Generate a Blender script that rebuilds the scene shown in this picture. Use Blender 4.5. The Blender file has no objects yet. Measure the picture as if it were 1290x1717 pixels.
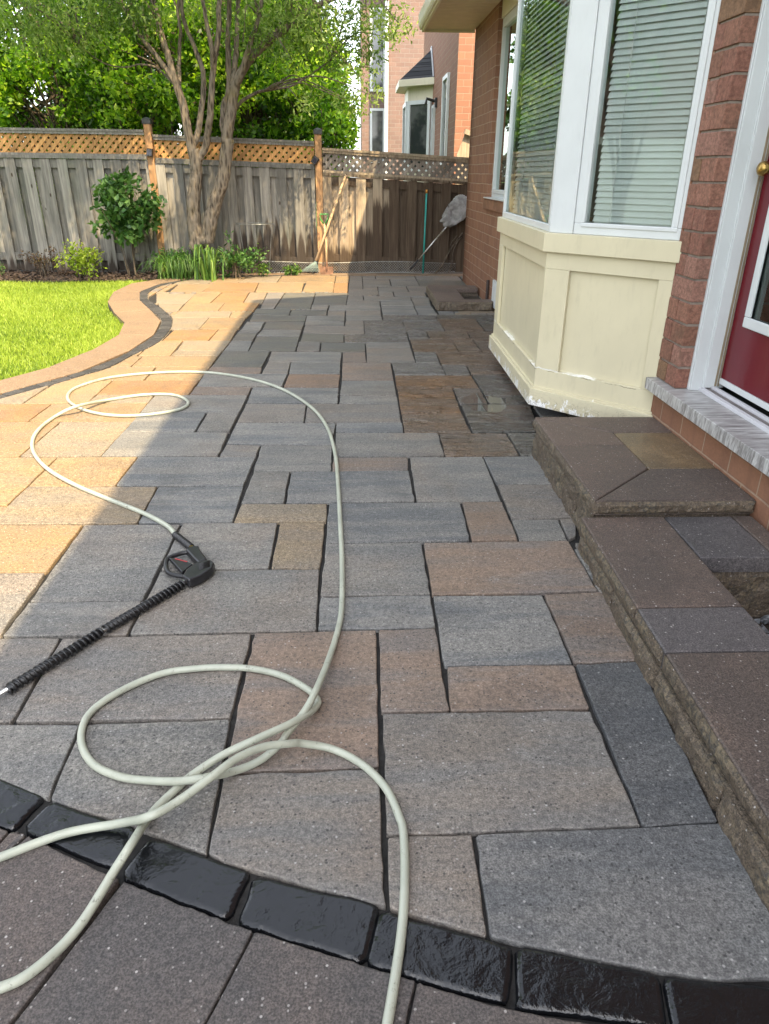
import bpy, bmesh, math, random
import numpy as np
from mathutils import Vector, Matrix
from mathutils.geometry import delaunay_2d_cdt

random.seed(7)
RNG = np.random.default_rng(11)
C = bpy.context.scene.collection
SC = bpy.context.scene
rad = math.radians

# ------------------------------------------------------------------ camera
CAM_H = 1.3
def cam_axes(p, ro, ya):
    f = np.array([math.sin(ya) * math.cos(p), math.cos(ya) * math.cos(p), -math.sin(p)])
    r = np.array([math.cos(ya), -math.sin(ya), 0.0])
    u = np.cross(r, f)
    return r * math.cos(ro) + u * math.sin(ro), -r * math.sin(ro) + u * math.cos(ro), f
_r, _u, _f = cam_axes(rad(25.45), rad(0.5), rad(2.3))
cd = bpy.data.cameras.new('camera')
cd.sensor_fit = 'HORIZONTAL'; cd.sensor_width = 36.0; cd.lens = 36.0 * 1195.0 / 1290.0
cd.clip_start = 0.05; cd.clip_end = 2000.0
cam = bpy.data.objects.new('camera', cd); C.objects.link(cam)
cam.matrix_world = Matrix(((_r[0], _u[0], -_f[0], 0), (_r[1], _u[1], -_f[1], 0), (_r[2], _u[2], -_f[2], CAM_H), (0, 0, 0, 1)))
SC.camera = cam

# ------------------------------------------------------------------ sky, sun, exposure
SUN = Vector((0.30, -0.65, 1.0)).normalized()
W = bpy.data.worlds.new('World'); SC.world = W; W.use_nodes = True
wn = W.node_tree.nodes; wl = W.node_tree.links
sky = wn.new('ShaderNodeTexSky'); sky.sky_type = 'NISHITA'; sky.sun_disc = False
sky.sun_elevation = math.asin(SUN.z); sky.sun_rotation = math.atan2(SUN.x, SUN.y)
sky.air_density = 1.0; sky.dust_density = 2.0; sky.ozone_density = 1.0
hs = wn.new('ShaderNodeHueSaturation'); hs.inputs['Saturation'].default_value = 0.32
bg = wn['Background']; bg.inputs['Strength'].default_value = 0.15
wl.new(sky.outputs[0], hs.inputs['Color']); wl.new(hs.outputs[0], bg.inputs['Color'])
sl = bpy.data.lights.new('sun', 'SUN'); sl.energy = 2.6; sl.angle = rad(0.53); sl.color = (1.0, 0.78, 0.47)
so = bpy.data.objects.new('sun', sl); C.objects.link(so)
so.rotation_euler = SUN.to_track_quat('Z', 'Y').to_euler(); so.location = (6, -10, 20)
SC.view_settings.view_transform = 'Standard'; SC.view_settings.look = 'None'
SC.view_settings.exposure = 2.3; SC.view_settings.gamma = 1.0
SC.cycles.max_bounces = 8; SC.cycles.transparent_max_bounces = 24
SC.cycles.use_denoising = True
PAVERS = [([0.235, 0.765, 0.794, 0.768, 0.811, 1.11, 0.246, 1.095], 'e'), ([0.048, 0.88, 0.237, 0.817, 0.244, 1.095, 0.054, 1.093], 't'), ([0.053, 1.093, 0.62, 1.101, 0.62, 1.481, 0.055, 1.485], 't'), ([0.621, 1.101, 0.798, 1.106, 0.831, 1.689, 0.632, 1.68], 'd'), ([0.238, 1.485, 0.621, 1.484, 0.63, 1.68, 0.251, 1.681], 'b'), ([0.053, 1.485, 0.24, 1.485, 0.241, 1.872, 0.056, 1.867], 'b'), ([0.244, 1.681, 0.63, 1.68, 0.63, 2.065, 0.248, 2.066], 'u'), ([0.632, 1.68, 0.829, 1.689, 0.838, 2.075, 0.63, 2.065], 'b'), ([0.247, 2.07, 0.829, 2.079, 0.827, 2.461, 0.249, 2.453], 'b'), ([-0.137, 2.068, 0.247, 2.07, 0.246, 2.453, -0.13, 2.451], 'g'), ([-0.134, 1.872, 0.241, 1.872, 0.247, 2.07, -0.135, 2.064], 'u'), ([-0.331, 1.283, 0.046, 1.291, 0.054, 1.87, -0.332, 1.861], 'b'), ([-0.325, 1.006, 0.048, 0.88, 0.047, 1.289, -0.331, 1.283], 't'), ([-0.714, 1.175, -0.322, 0.979, -0.34, 1.475, -0.724, 1.466], 'g'), ([-1.038, 1.244, -0.714, 1.175, -0.727, 1.466, -1.028, 1.472], 'g'), ([-0.905, 1.475, -0.34, 1.475, -0.336, 1.861, -0.918, 1.85], 't'), ([-1.135, 1.475, -0.908, 1.475, -0.92, 1.85, -1.179, 1.857], 't'), ([-1.105, 1.861, -0.72, 1.861, -0.724, 2.056, -1.104, 2.057], 'g'), ([-0.718, 1.861, -0.134, 1.869, -0.142, 2.258, -0.718, 2.254], 'g'), ([-1.104, 2.057, -0.724, 2.056, -0.725, 2.635, -1.117, 2.638], 'g'), ([-1.367, 2.256, -1.119, 2.254, -1.119, 2.638, -1.477, 2.64], 'o'), ([-1.218, 1.864, -1.109, 1.864, -1.118, 2.25, -1.323, 2.251], 't'), ([-1.504, 2.646, -0.905, 2.645, -0.914, 3.019, -1.503, 3.036], 'm'), ([-0.905, 2.645, -0.515, 2.642, -0.524, 3.012, -0.914, 3.019], 'u'), ([-0.719, 2.258, -0.326, 2.262, -0.332, 2.638, -0.721, 2.641], 'g'), ([-0.321, 2.262, -0.142, 2.258, -0.137, 2.64, -0.325, 2.638], 'm'), ([-0.515, 2.642, -0.132, 2.645, -0.134, 2.822, -0.508, 2.829], 'm'), ([-0.511, 2.829, -0.323, 2.832, -0.327, 3.196, -0.505, 3.206], 'g'), ([-0.32, 2.832, 0.25, 2.839, 0.245, 3.201, -0.324, 3.196], 'u'), ([-0.127, 3.192, 0.245, 3.201, 0.254, 3.378, -0.129, 3.384], 'b'), ([-0.132, 2.451, 0.44, 2.464, 0.448, 2.829, -0.131, 2.828], 'u'), ([0.442, 2.464, 0.631, 2.465, 0.631, 2.832, 0.451, 2.829], 'b'), ([0.63, 2.46, 0.827, 2.461, 0.836, 2.654, 0.637, 2.652], 'g'), ([0.827, 2.461, 0.867, 2.485, 0.911, 2.658, 0.839, 2.654], 't'), ([0.637, 2.652, 0.902, 2.664, 0.909, 3.02, 0.644, 3.025], 't'), ([0.639, 3.025, 0.903, 3.02, 0.906, 3.384, 0.635, 3.38], 'u'), ([0.252, 2.833, 0.631, 2.832, 0.635, 3.38, 0.26, 3.378], 'g'), ([-0.127, 3.392, 0.444, 3.392, 0.445, 3.752, -0.124, 3.76], 'g'), ([0.444, 3.392, 0.828, 3.394, 0.825, 3.747, 0.448, 3.742], 'W'), ([0.831, 3.394, 1.006, 3.391, 1.062, 3.744, 0.828, 3.747], 'w'), ([-0.699, 3.586, -0.135, 3.568, -0.128, 3.927, -0.696, 3.945], 'u'), ([-0.508, 3.206, -0.129, 3.192, -0.134, 3.559, -0.511, 3.565], 'g'), ([-0.704, 3.401, -0.517, 3.39, -0.514, 3.565, -0.697, 3.577], 't'), ([-1.109, 3.036, -0.524, 3.012, -0.517, 3.39, -1.108, 3.408], 'u'), ([-1.503, 3.036, -1.112, 3.036, -1.111, 3.408, -1.507, 3.406], 'o'), ([-1.791, 2.835, -1.507, 2.83, -1.51, 3.406, -1.883, 3.412], 'o'), ([-1.506, 2.652, -1.456, 2.656, -1.505, 2.824, -1.787, 2.829], 'o'), ([-1.296, 3.411, -0.706, 3.41, -0.712, 3.768, -1.296, 3.786], 'g'), ([-1.7, 3.417, -1.299, 3.419, -1.29, 3.963, -1.699, 3.968], 'm'), ([-2.157, 3.607, -1.7, 3.601, -1.703, 3.968, -2.244, 3.975], 'o'), ([-2.089, 3.415, -1.7, 3.417, -1.703, 3.601, -2.157, 3.607], 'o'), ([-2.311, 3.976, -1.889, 3.981, -1.883, 4.32, -2.342, 4.325], 'O'), ([-1.886, 3.981, -1.29, 3.963, -1.303, 4.339, -1.879, 4.32], 'o'), ([-1.296, 3.786, -0.901, 3.781, -0.902, 4.139, -1.298, 4.156], 'u'), ([-0.894, 3.781, -0.71, 3.778, -0.707, 4.137, -0.899, 4.139], 'g'), ([-1.301, 4.156, -0.707, 4.137, -0.707, 4.505, -1.302, 4.51], 'g'), ([-1.677, 4.343, -1.303, 4.339, -1.306, 4.51, -1.675, 4.527], 'm'), ([-1.678, 4.527, -1.088, 4.522, -1.093, 4.874, -1.679, 4.878], 'O'), ([-2.06, 4.322, -1.673, 4.33, -1.682, 4.863, -2.037, 4.865], 'o'), ([-2.414, 4.325, -2.064, 4.322, -2.061, 4.759, -2.266, 4.836], 'm'), ([-1.997, 4.865, -1.472, 4.877, -1.478, 5.244, -1.79, 5.245], 'o'), ([-1.464, 4.877, -1.089, 4.874, -1.082, 5.242, -1.474, 5.244], 'o'), ([-1.08, 4.707, -0.505, 4.717, -0.496, 5.032, -1.09, 5.052], 'g'), ([-1.088, 4.522, -0.707, 4.505, -0.705, 4.689, -1.084, 4.707], 'b'), ([-1.086, 5.052, -0.692, 5.05, -0.7, 5.223, -1.082, 5.242], 'b'), ([-1.078, 5.242, -0.702, 5.24, -0.697, 5.768, -1.074, 5.768], 'k'), ([-0.688, 5.05, -0.497, 5.049, -0.504, 5.387, -0.681, 5.406], 't'), ([-0.681, 5.406, -0.125, 5.385, -0.121, 5.724, -0.69, 5.746], 'g'), ([-0.493, 5.049, -0.122, 5.03, -0.125, 5.385, -0.504, 5.387], 'g'), ([-0.499, 4.702, -0.127, 4.685, -0.122, 5.03, -0.492, 5.032], 'B'), ([-0.695, 4.333, -0.123, 4.314, -0.123, 4.67, -0.701, 4.689], 'u'), ([-0.698, 3.956, -0.31, 3.94, -0.315, 4.304, -0.693, 4.32], 't'), ([-0.307, 3.94, 0.253, 3.933, 0.256, 4.298, -0.315, 4.304], 't'), ([-0.124, 3.76, 0.256, 3.755, 0.257, 3.933, -0.125, 3.927], 'u'), ([-0.116, 4.5, 0.255, 4.482, 0.253, 4.849, -0.11, 4.852], 'g'), ([-0.119, 4.314, 0.256, 4.298, 0.255, 4.482, -0.115, 4.486], 'g'), ([-0.111, 4.867, 0.253, 4.849, 0.255, 5.365, -0.115, 5.366], 'b'), ([-0.116, 5.385, 0.07, 5.384, 0.065, 5.724, -0.117, 5.724], 'b'), ([0.072, 5.897, 0.442, 5.897, 0.445, 6.081, 0.07, 6.081], 'g'), ([0.07, 5.384, 0.447, 5.383, 0.442, 5.897, 0.072, 5.897], 't'), ([-0.299, 5.746, 0.065, 5.745, 0.069, 6.057, -0.304, 6.081], 'k'), ([-0.492, 5.767, -0.304, 5.746, -0.309, 6.081, -0.497, 6.104], 't'), ([-0.112, 6.081, 0.445, 6.081, 0.447, 6.428, -0.118, 6.427], 'v'), ([-0.487, 6.104, -0.113, 6.104, -0.118, 6.427, -0.487, 6.478], 'k'), ([0.069, 6.427, 0.447, 6.428, 0.448, 6.785, 0.067, 6.783], 'v'), ([0.067, 6.783, 0.448, 6.785, 0.437, 7.085, 0.064, 7.082], 'v'), ([-0.118, 6.811, 0.067, 6.812, 0.065, 7.113, -0.11, 7.112], 't'), ([-0.487, 6.478, 0.069, 6.427, 0.067, 6.783, -0.492, 6.809], 't'), ([-0.11, 7.112, 0.252, 7.115, 0.247, 7.341, -0.113, 7.338], 'g'), ([-0.113, 7.338, 0.247, 7.341, 0.25, 7.616, -0.117, 7.648], 't'), ([-0.298, 7.646, 0.251, 7.652, 0.254, 7.949, -0.296, 7.981], 'g'), ([-0.299, 7.336, -0.119, 7.338, -0.123, 7.648, -0.304, 7.646], 't'), ([-0.486, 7.68, -0.31, 7.646, -0.303, 7.981, -0.49, 7.979], 'g'), ([-0.678, 7.366, -0.306, 7.37, -0.31, 7.646, -0.685, 7.678], 'k'), ([-0.5, 7.017, -0.121, 7.019, -0.119, 7.338, -0.502, 7.335], 'g'), ([-0.494, 6.838, -0.118, 6.811, -0.12, 6.989, -0.5, 7.017], 'g'), ([-1.04, 7.044, -0.502, 7.047, -0.502, 7.335, -1.047, 7.363], 'k'), ([-0.867, 6.638, -0.503, 6.64, -0.5, 7.017, -0.877, 7.015], 'k'), ([-0.885, 6.348, -0.502, 6.324, -0.501, 6.612, -0.864, 6.611], 'g'), ([-0.874, 5.768, -0.496, 5.767, -0.502, 6.324, -0.881, 6.323], 'k'), ([-1.06, 6.665, -0.878, 6.638, -0.888, 7.014, -1.059, 7.013], 'g'), ([-1.074, 6.503, -0.888, 6.503, -0.878, 6.638, -1.062, 6.638], 'g'), ([-1.072, 6.151, -0.89, 6.151, -0.89, 6.477, -1.07, 6.477], 'k'), ([-1.079, 5.768, -0.874, 5.768, -0.89, 6.151, -1.072, 6.151], 'g'), ([-1.263, 6.151, -1.077, 6.151, -1.094, 6.638, -1.262, 6.637], 'o'), ([-1.655, 6.151, -1.268, 6.151, -1.267, 6.637, -1.659, 6.608], 'O'), ([-1.449, 5.79, -1.079, 5.768, -1.077, 6.151, -1.474, 6.151], 'm'), ([-1.706, 5.604, -1.462, 5.604, -1.479, 6.151, -1.725, 6.15], 'o'), ([-1.458, 5.604, -1.088, 5.603, -1.083, 5.768, -1.454, 5.79], 'm'), ([-1.66, 5.245, -1.082, 5.242, -1.089, 5.583, -1.664, 5.584], 'o'), ([-1.833, 5.246, -1.665, 5.245, -1.669, 5.584, -1.779, 5.584], 'o'), ([-1.783, 6.635, -1.445, 6.664, -1.457, 7.229, -1.833, 7.195], 'm'), ([-1.445, 6.664, -1.087, 6.665, -1.095, 7.232, -1.457, 7.229], 'o'), ([-1.839, 7.195, -1.264, 7.231, -1.281, 7.566, -1.827, 7.561], 'm'), ([-1.259, 7.231, -1.089, 7.232, -1.074, 7.568, -1.281, 7.566], 'o'), ([-1.835, 7.596, -1.439, 7.599, -1.446, 8.124, -1.865, 8.079], 'o'), ([-1.433, 7.6, -1.072, 7.603, -1.064, 8.089, -1.446, 8.124], 'O'), ([-2.009, 7.559, -1.84, 7.561, -1.878, 8.079, -2.167, 8.075], 'm'), ([-0.866, 7.749, -0.488, 7.716, -0.495, 8.83, -0.853, 8.871], 'k'), ([-0.484, 7.979, -0.115, 7.984, -0.104, 8.837, -0.49, 8.877], 'k'), ([-1.022, 7.747, -0.872, 7.749, -0.86, 8.87, -1.065, 8.867], 't'), ([-1.058, 7.397, -0.684, 7.366, -0.688, 7.714, -1.06, 7.747], 'k'), ([-1.245, 8.087, -1.038, 8.09, -1.072, 8.867, -1.277, 8.863], 'm'), ([-1.601, 8.083, -1.252, 8.087, -1.284, 8.863, -1.602, 8.857], 'O'), ([-1.865, 8.079, -1.607, 8.083, -1.609, 8.857, -1.903, 8.852], 'o'), ([-2.186, 8.075, -1.872, 8.079, -1.892, 8.76, -2.355, 8.752], 'm'), ([-1.22, 8.911, -0.664, 8.921, -0.686, 9.694, -1.27, 9.736], 'o'), ([-0.657, 8.921, -0.284, 8.928, -0.291, 9.703, -0.658, 9.864], 'o'), ([-0.283, 8.881, -0.111, 8.884, -0.112, 9.707, -0.291, 9.703], 'O'), ([-1.842, 8.9, -1.227, 8.911, -1.271, 9.681, -1.837, 9.668], 'O'), ([-2.229, 8.893, -1.849, 8.9, -1.825, 9.559, -2.269, 9.549], 'o'), ([-1.038, 9.742, -0.292, 9.759, -0.294, 10.419, -1.035, 10.463], 'o'), ([-0.285, 9.759, -0.105, 9.763, -0.102, 10.424, -0.285, 10.419], 'o'), ([-1.54, 9.73, -1.046, 9.741, -1.043, 10.463, -1.473, 10.387], 'm'), ([-1.913, 9.666, -1.547, 9.73, -1.481, 10.387, -1.87, 10.314], 'o'), ([-2.344, 9.547, -1.903, 9.611, -1.878, 10.314, -2.303, 10.059], 'm'), ([-0.099, 9.994, 0.077, 9.998, 0.073, 10.493, -0.103, 10.489], 't'), ([-0.106, 9.126, 0.077, 9.13, 0.077, 9.998, -0.099, 9.994], 't'), ([0.078, 10.118, 0.257, 10.122, 0.256, 10.434, 0.073, 10.493], 'g'), ([0.265, 10.123, 0.807, 10.076, 0.805, 10.385, 0.265, 10.434], 't'), ([0.08, 9.438, 0.438, 9.446, 0.441, 10.067, 0.078, 10.118], 't'), ([0.446, 9.446, 0.801, 9.4, 0.807, 10.076, 0.45, 10.067], 'g'), ([0.815, 10.076, 1.419, 9.972, 1.435, 10.401, 0.814, 10.385], 't'), ([0.801, 9.4, 1.459, 9.414, 1.541, 9.975, 0.81, 10.016], 'k'), ([-0.109, 8.653, 0.262, 8.659, 0.262, 9.133, -0.099, 9.127], 't'), ([0.077, 9.13, 0.262, 9.133, 0.261, 9.389, 0.08, 9.386], 't'), ([0.263, 8.938, 0.626, 8.944, 0.625, 9.397, 0.269, 9.39], 'g'), ([0.633, 8.944, 0.895, 8.949, 0.892, 9.402, 0.633, 9.397], 't'), ([0.261, 8.614, 0.436, 8.616, 0.437, 8.941, 0.263, 8.938], 'g'), ([0.443, 8.617, 0.818, 8.578, 0.822, 8.948, 0.444, 8.941], 't'), ([-0.112, 8.306, 0.077, 8.308, 0.073, 8.611, -0.108, 8.608], 't'), ([0.083, 8.308, 0.615, 8.274, 0.626, 8.531, 0.08, 8.611], 'g'), ([-0.115, 7.984, 0.254, 7.949, 0.258, 8.269, -0.112, 8.306], 'g'), ([0.261, 7.949, 0.622, 7.915, 0.621, 8.274, 0.264, 8.269], 'u'), ([0.625, 7.954, 0.803, 7.917, 0.842, 8.534, 0.626, 8.531], 'g'), ([0.262, 7.408, 0.621, 7.411, 0.615, 7.915, 0.261, 7.949], 'u'), ([0.627, 7.411, 0.825, 7.379, 0.81, 7.917, 0.622, 7.915], 'u'), ([0.256, 7.083, 0.789, 7.087, 0.801, 7.379, 0.255, 7.374], 'v'), ([0.445, 6.561, 0.805, 6.563, 0.803, 7.056, 0.441, 7.053], 'v'), ([0.811, 6.563, 1.171, 6.591, 1.173, 7.184, 0.792, 7.182], 'W'), ([0.792, 7.182, 1.43, 7.186, 1.412, 7.418, 0.804, 7.413], 'w'), ([1.177, 6.591, 1.486, 6.592, 1.55, 7.187, 1.179, 7.184], 'w'), ([0.451, 6.25, 0.629, 6.251, 0.625, 6.562, 0.45, 6.561], 'v'), ([0.634, 6.251, 0.99, 6.251, 1.002, 6.563, 0.63, 6.562], 'W'), ([0.995, 6.251, 1.421, 6.277, 1.425, 6.565, 1.002, 6.563], 'W'), ([0.454, 5.723, 0.821, 5.723, 0.822, 6.251, 0.456, 6.25], 'W'), ([0.825, 5.723, 1.008, 5.744, 1.0, 6.251, 0.822, 6.251], 'W'), ([1.013, 5.744, 1.363, 5.765, 1.421, 6.277, 1.005, 6.251], 'W'), ([0.446, 5.364, 0.628, 5.363, 0.632, 5.723, 0.454, 5.723], 'v'), ([0.265, 5.011, 0.633, 5.009, 0.628, 5.363, 0.26, 5.365], 'v'), ([0.631, 5.307, 1.128, 5.305, 1.16, 5.722, 0.632, 5.723], 'W'), ([0.633, 5.009, 0.813, 5.007, 0.816, 5.307, 0.631, 5.307], 'v'), ([0.817, 5.007, 1.157, 5.005, 1.173, 5.305, 0.82, 5.307], 'W'), ([0.26, 4.667, 0.818, 4.662, 0.814, 4.991, 0.264, 4.994], 'P'), ([0.824, 4.477, 1.124, 4.474, 1.196, 4.988, 0.819, 4.991], 'w'), ([0.82, 4.292, 1.139, 4.289, 1.163, 4.474, 0.824, 4.477], 'w'), ([0.257, 4.114, 0.627, 4.11, 0.635, 4.649, 0.263, 4.652], 'P'), ([0.637, 4.294, 0.816, 4.292, 0.82, 4.647, 0.639, 4.649], 'v'), ([0.64, 3.928, 1.036, 3.923, 1.083, 4.289, 0.643, 4.281], 'w'), ([0.635, 3.75, 0.997, 3.755, 1.011, 3.934, 0.64, 3.928], 'w'), ([0.256, 3.755, 0.632, 3.75, 0.627, 4.11, 0.26, 4.102], 'W')]
BORDER_IN = [(-2.246, 4.431), (-2.167, 4.571), (-2.08, 4.711), (-2.017, 4.803), (-1.922, 5.018), (-1.809, 5.25), (-1.753, 5.627), (-1.694, 5.888), (-1.668, 6.172), (-1.689, 6.582), (-1.762, 7.007), (-1.86, 7.319), (-2.089, 7.836), (-2.31, 8.27), (-2.409, 8.586), (-2.465, 8.868), (-2.468, 9.23), (-2.421, 9.489), (-2.328, 9.735), (-2.198, 9.936)]
BORDER_OUT = [(-2.29, 4.531), (-2.17, 4.767), (-2.093, 4.872), (-1.982, 5.1), (-1.901, 5.34), (-1.833, 5.627), (-1.803, 6.027), (-1.785, 6.387), (-1.843, 6.859), (-1.933, 7.198), (-2.163, 7.699), (-2.438, 8.32), (-2.533, 8.639), (-2.582, 8.983), (-2.536, 9.356), (-2.49, 9.621), (-2.388, 9.832), (-2.222, 10.053)]
COPING_OUT = [(-2.437, 4.863), (-2.345, 5.0), (-2.25, 5.23), (-2.166, 5.505), (-2.114, 5.861), (-2.087, 6.202), (-2.107, 6.547), (-2.178, 6.857), (-2.256, 7.079), (-2.461, 7.479), (-2.658, 7.923), (-2.751, 8.214), (-2.853, 8.634), (-2.898, 9.098), (-2.881, 9.413), (-2.826, 9.821), (-2.61, 10.117), (-2.448, 10.273), (-2.291, 10.386)]
NEAR_BRICKS = [[(-0.762, 1.139), (-0.732, 1.231), (-0.872, 1.293), (-0.886, 1.18)], [(-0.739, 1.135), (-0.51, 1.037), (-0.495, 1.13), (-0.71, 1.212)], [(-0.492, 1.015), (-0.26, 0.917), (-0.232, 1.018), (-0.459, 1.109)], [(-0.239, 0.909), (0.002, 0.822), (0.033, 0.935), (-0.217, 1.007)], [(0.012, 0.822), (0.249, 0.745), (0.279, 0.844), (0.038, 0.924)], [(0.265, 0.74), (0.516, 0.7), (0.533, 0.782), (0.292, 0.846)], [(0.526, 0.693), (0.772, 0.66), (0.799, 0.739), (0.544, 0.78)]]
NEAR_IN = [(-0.953, 1.318), (-0.851, 1.278), (-0.725, 1.221), (-0.475, 1.12), (-0.223, 1.014), (0.038, 0.928), (0.286, 0.847), (0.54, 0.786), (0.72, 0.752), (0.849, 0.733)]
NEAR_JOINTS = [[(-0.486, 0.993), (-0.589, 0.736)], [(-0.205, 0.882), (-0.264, 0.725)], [(0.093, 0.778), (0.073, 0.714)]]
HOSE = [(-0.6874, 2.4638, 0.018), (-0.7259, 2.5219, 0.0171), (-0.7783, 2.6028, 0.0114), (-0.9003, 2.7208, 0.0095), (-1.0772, 2.8565, 0.0095), (-1.2707, 3.01, 0.0095), (-1.4593, 3.1917, 0.0095), (-1.6083, 3.391, 0.0095), (-1.7071, 3.5927, 0.0095), (-1.757, 3.8048, 0.0095), (-1.7515, 4.0501, 0.0095), (-1.6469, 4.1124, 0.0475), (-1.5572, 4.3612, 0.0095), (-1.3683, 4.4781, 0.0095), (-1.1796, 4.4764, 0.0095), (-1.0546, 4.3305, 0.0095), (-1.0588, 4.1819, 0.0095), (-1.1923, 4.0777, 0.0095), (-1.3907, 4.0458, 0.0095), (-1.5895, 4.1285, 0.0095), (-1.7663, 4.3123, 0.0095), (-1.8478, 4.5096, 0.0095), (-1.8357, 4.6931, 0.0095), (-1.7059, 4.9054, 0.0095), (-1.4328, 5.0338, 0.0095), (-1.1009, 5.0487, 0.0095), (-0.7849, 4.8995, 0.0095), (-0.5114, 4.6243, 0.0095), (-0.2918, 4.2223, 0.0095), (-0.1758, 3.8353, 0.0095), (-0.1177, 3.4096, 0.0095), (-0.0939, 3.0232, 0.0095), (-0.0746, 2.5921, 0.0095), (-0.0615, 2.2524, 0.0095), (-0.0587, 1.9778, 0.0095), (-0.0693, 1.8437, 0.0095), (-0.0922, 1.6697, 0.0285), (-0.1197, 1.5171, 0.0475), (-0.1458, 1.4494, 0.038), (-0.1836, 1.3825, 0.0285), (-0.1968, 1.3497, 0.0285), (-0.2422, 1.3149, 0.0095), (-0.2963, 1.282, 0.0095), (-0.3551, 1.2245, 0.0475), (-0.4202, 1.2341, 0.0285), (-0.4965, 1.2563, 0.0095), (-0.5699, 1.2712, 0.0095), (-0.6466, 1.3148, 0.0095), (-0.7015, 1.3964, 0.0095), (-0.7122, 1.4907, 0.0095), (-0.6605, 1.5775, 0.0095), (-0.5655, 1.6523, 0.0095), (-0.4691, 1.6741, 0.0095), (-0.3846, 1.6773, 0.0095), (-0.3046, 1.667, 0.0095), (-0.2215, 1.6352, 0.0095), (-0.1505, 1.5789, 0.0095), (-0.117, 1.5334, 0.0095), (-0.1172, 1.5046, 0.0095), (-0.1372, 1.4532, 0.0285), (-0.1834, 1.3914, 0.0475), (-0.2508, 1.3473, 0.0475), (-0.3324, 1.3137, 0.0285), (-0.3996, 1.27, 0.0095), (-0.4238, 1.2345, 0.0095), (-0.4638, 1.1656, 0.0095), (-0.4728, 1.0528, 0.0475), (-0.4971, 1.0028, 0.0285), (-0.5364, 0.8954, 0.0095), (-0.5842, 0.8212, 0.0095), (-0.633, 0.7897, 0.0095), (-0.7247, 0.7698, 0.0095), (-0.819, 0.8129, 0.0095), (-0.8719, 0.926, 0.0095), (-0.8268, 1.0139, 0.0095), (-0.7509, 1.0561, 0.0095), (-0.6395, 1.112, 0.0095), (-0.5258, 1.1269, 0.019), (-0.451, 1.1003, 0.0665), (-0.4006, 1.1367, 0.0665), (-0.3325, 1.1979, 0.0779), (-0.2861, 1.2505, 0.0779), (-0.2321, 1.2968, 0.0665), (-0.1721, 1.327, 0.0475), (-0.1424, 1.3462, 0.0285), (-0.0665, 1.3437, 0.0095), (0.0053, 1.2905, 0.0095), (0.056, 1.2206, 0.0095), (0.0824, 1.1429, 0.0095), (0.0913, 1.072, 0.0095), (0.0783, 0.8967, 0.0095), (0.041, 0.7101, 0.0095), (0.0211, 0.6379, 0.0095)]
GUN = {'body': [(-0.612, 2.151), (-0.608, 2.199), (-0.589, 2.238), (-0.559, 2.264), (-0.53, 2.263), (-0.516, 2.239), (-0.519, 2.202), (-0.547, 2.15), (-0.583, 2.121)], 'handle': [(-0.644, 2.352), (-0.631, 2.374), (-0.601, 2.38), (-0.589, 2.35), (-0.547, 2.273), (-0.575, 2.247), (-0.599, 2.281)], 'guard': [(-0.633, 2.351), (-0.662, 2.341), (-0.693, 2.313), (-0.699, 2.283), (-0.683, 2.223), (-0.661, 2.193), (-0.612, 2.174)], 'trigger': [(-0.693, 2.299), (-0.661, 2.293), (-0.596, 2.251), (-0.622, 2.192)], 'sleeve0': [(-0.717, 2.503), (-0.632, 2.395)], 'brass': [(-0.637, 2.402), (-0.618, 2.368)], 'lance': [(-0.601, 2.145), (-0.998, 1.533)], 's1': [(-0.607, 2.131), (-0.787, 1.865)], 's2': [(-0.796, 1.852), (-0.963, 1.584)]}

# ------------------------------------------------------------------ helpers
def tag(o, label=None, cat=None, group=None, kind=None):
    if label: o['label'] = label
    if cat: o['category'] = cat
    if group: o['group'] = group
    if kind: o['kind'] = kind
    return o
def thing(name, label, cat, loc=(0, 0, 0), rz=0.0, group=None):
    o = bpy.data.objects.new(name, None); C.objects.link(o)
    o.empty_display_size = 0.1
    o.location = loc; o.rotation_euler = (0, 0, rz)
    return tag(o, label, cat, group)

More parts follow.
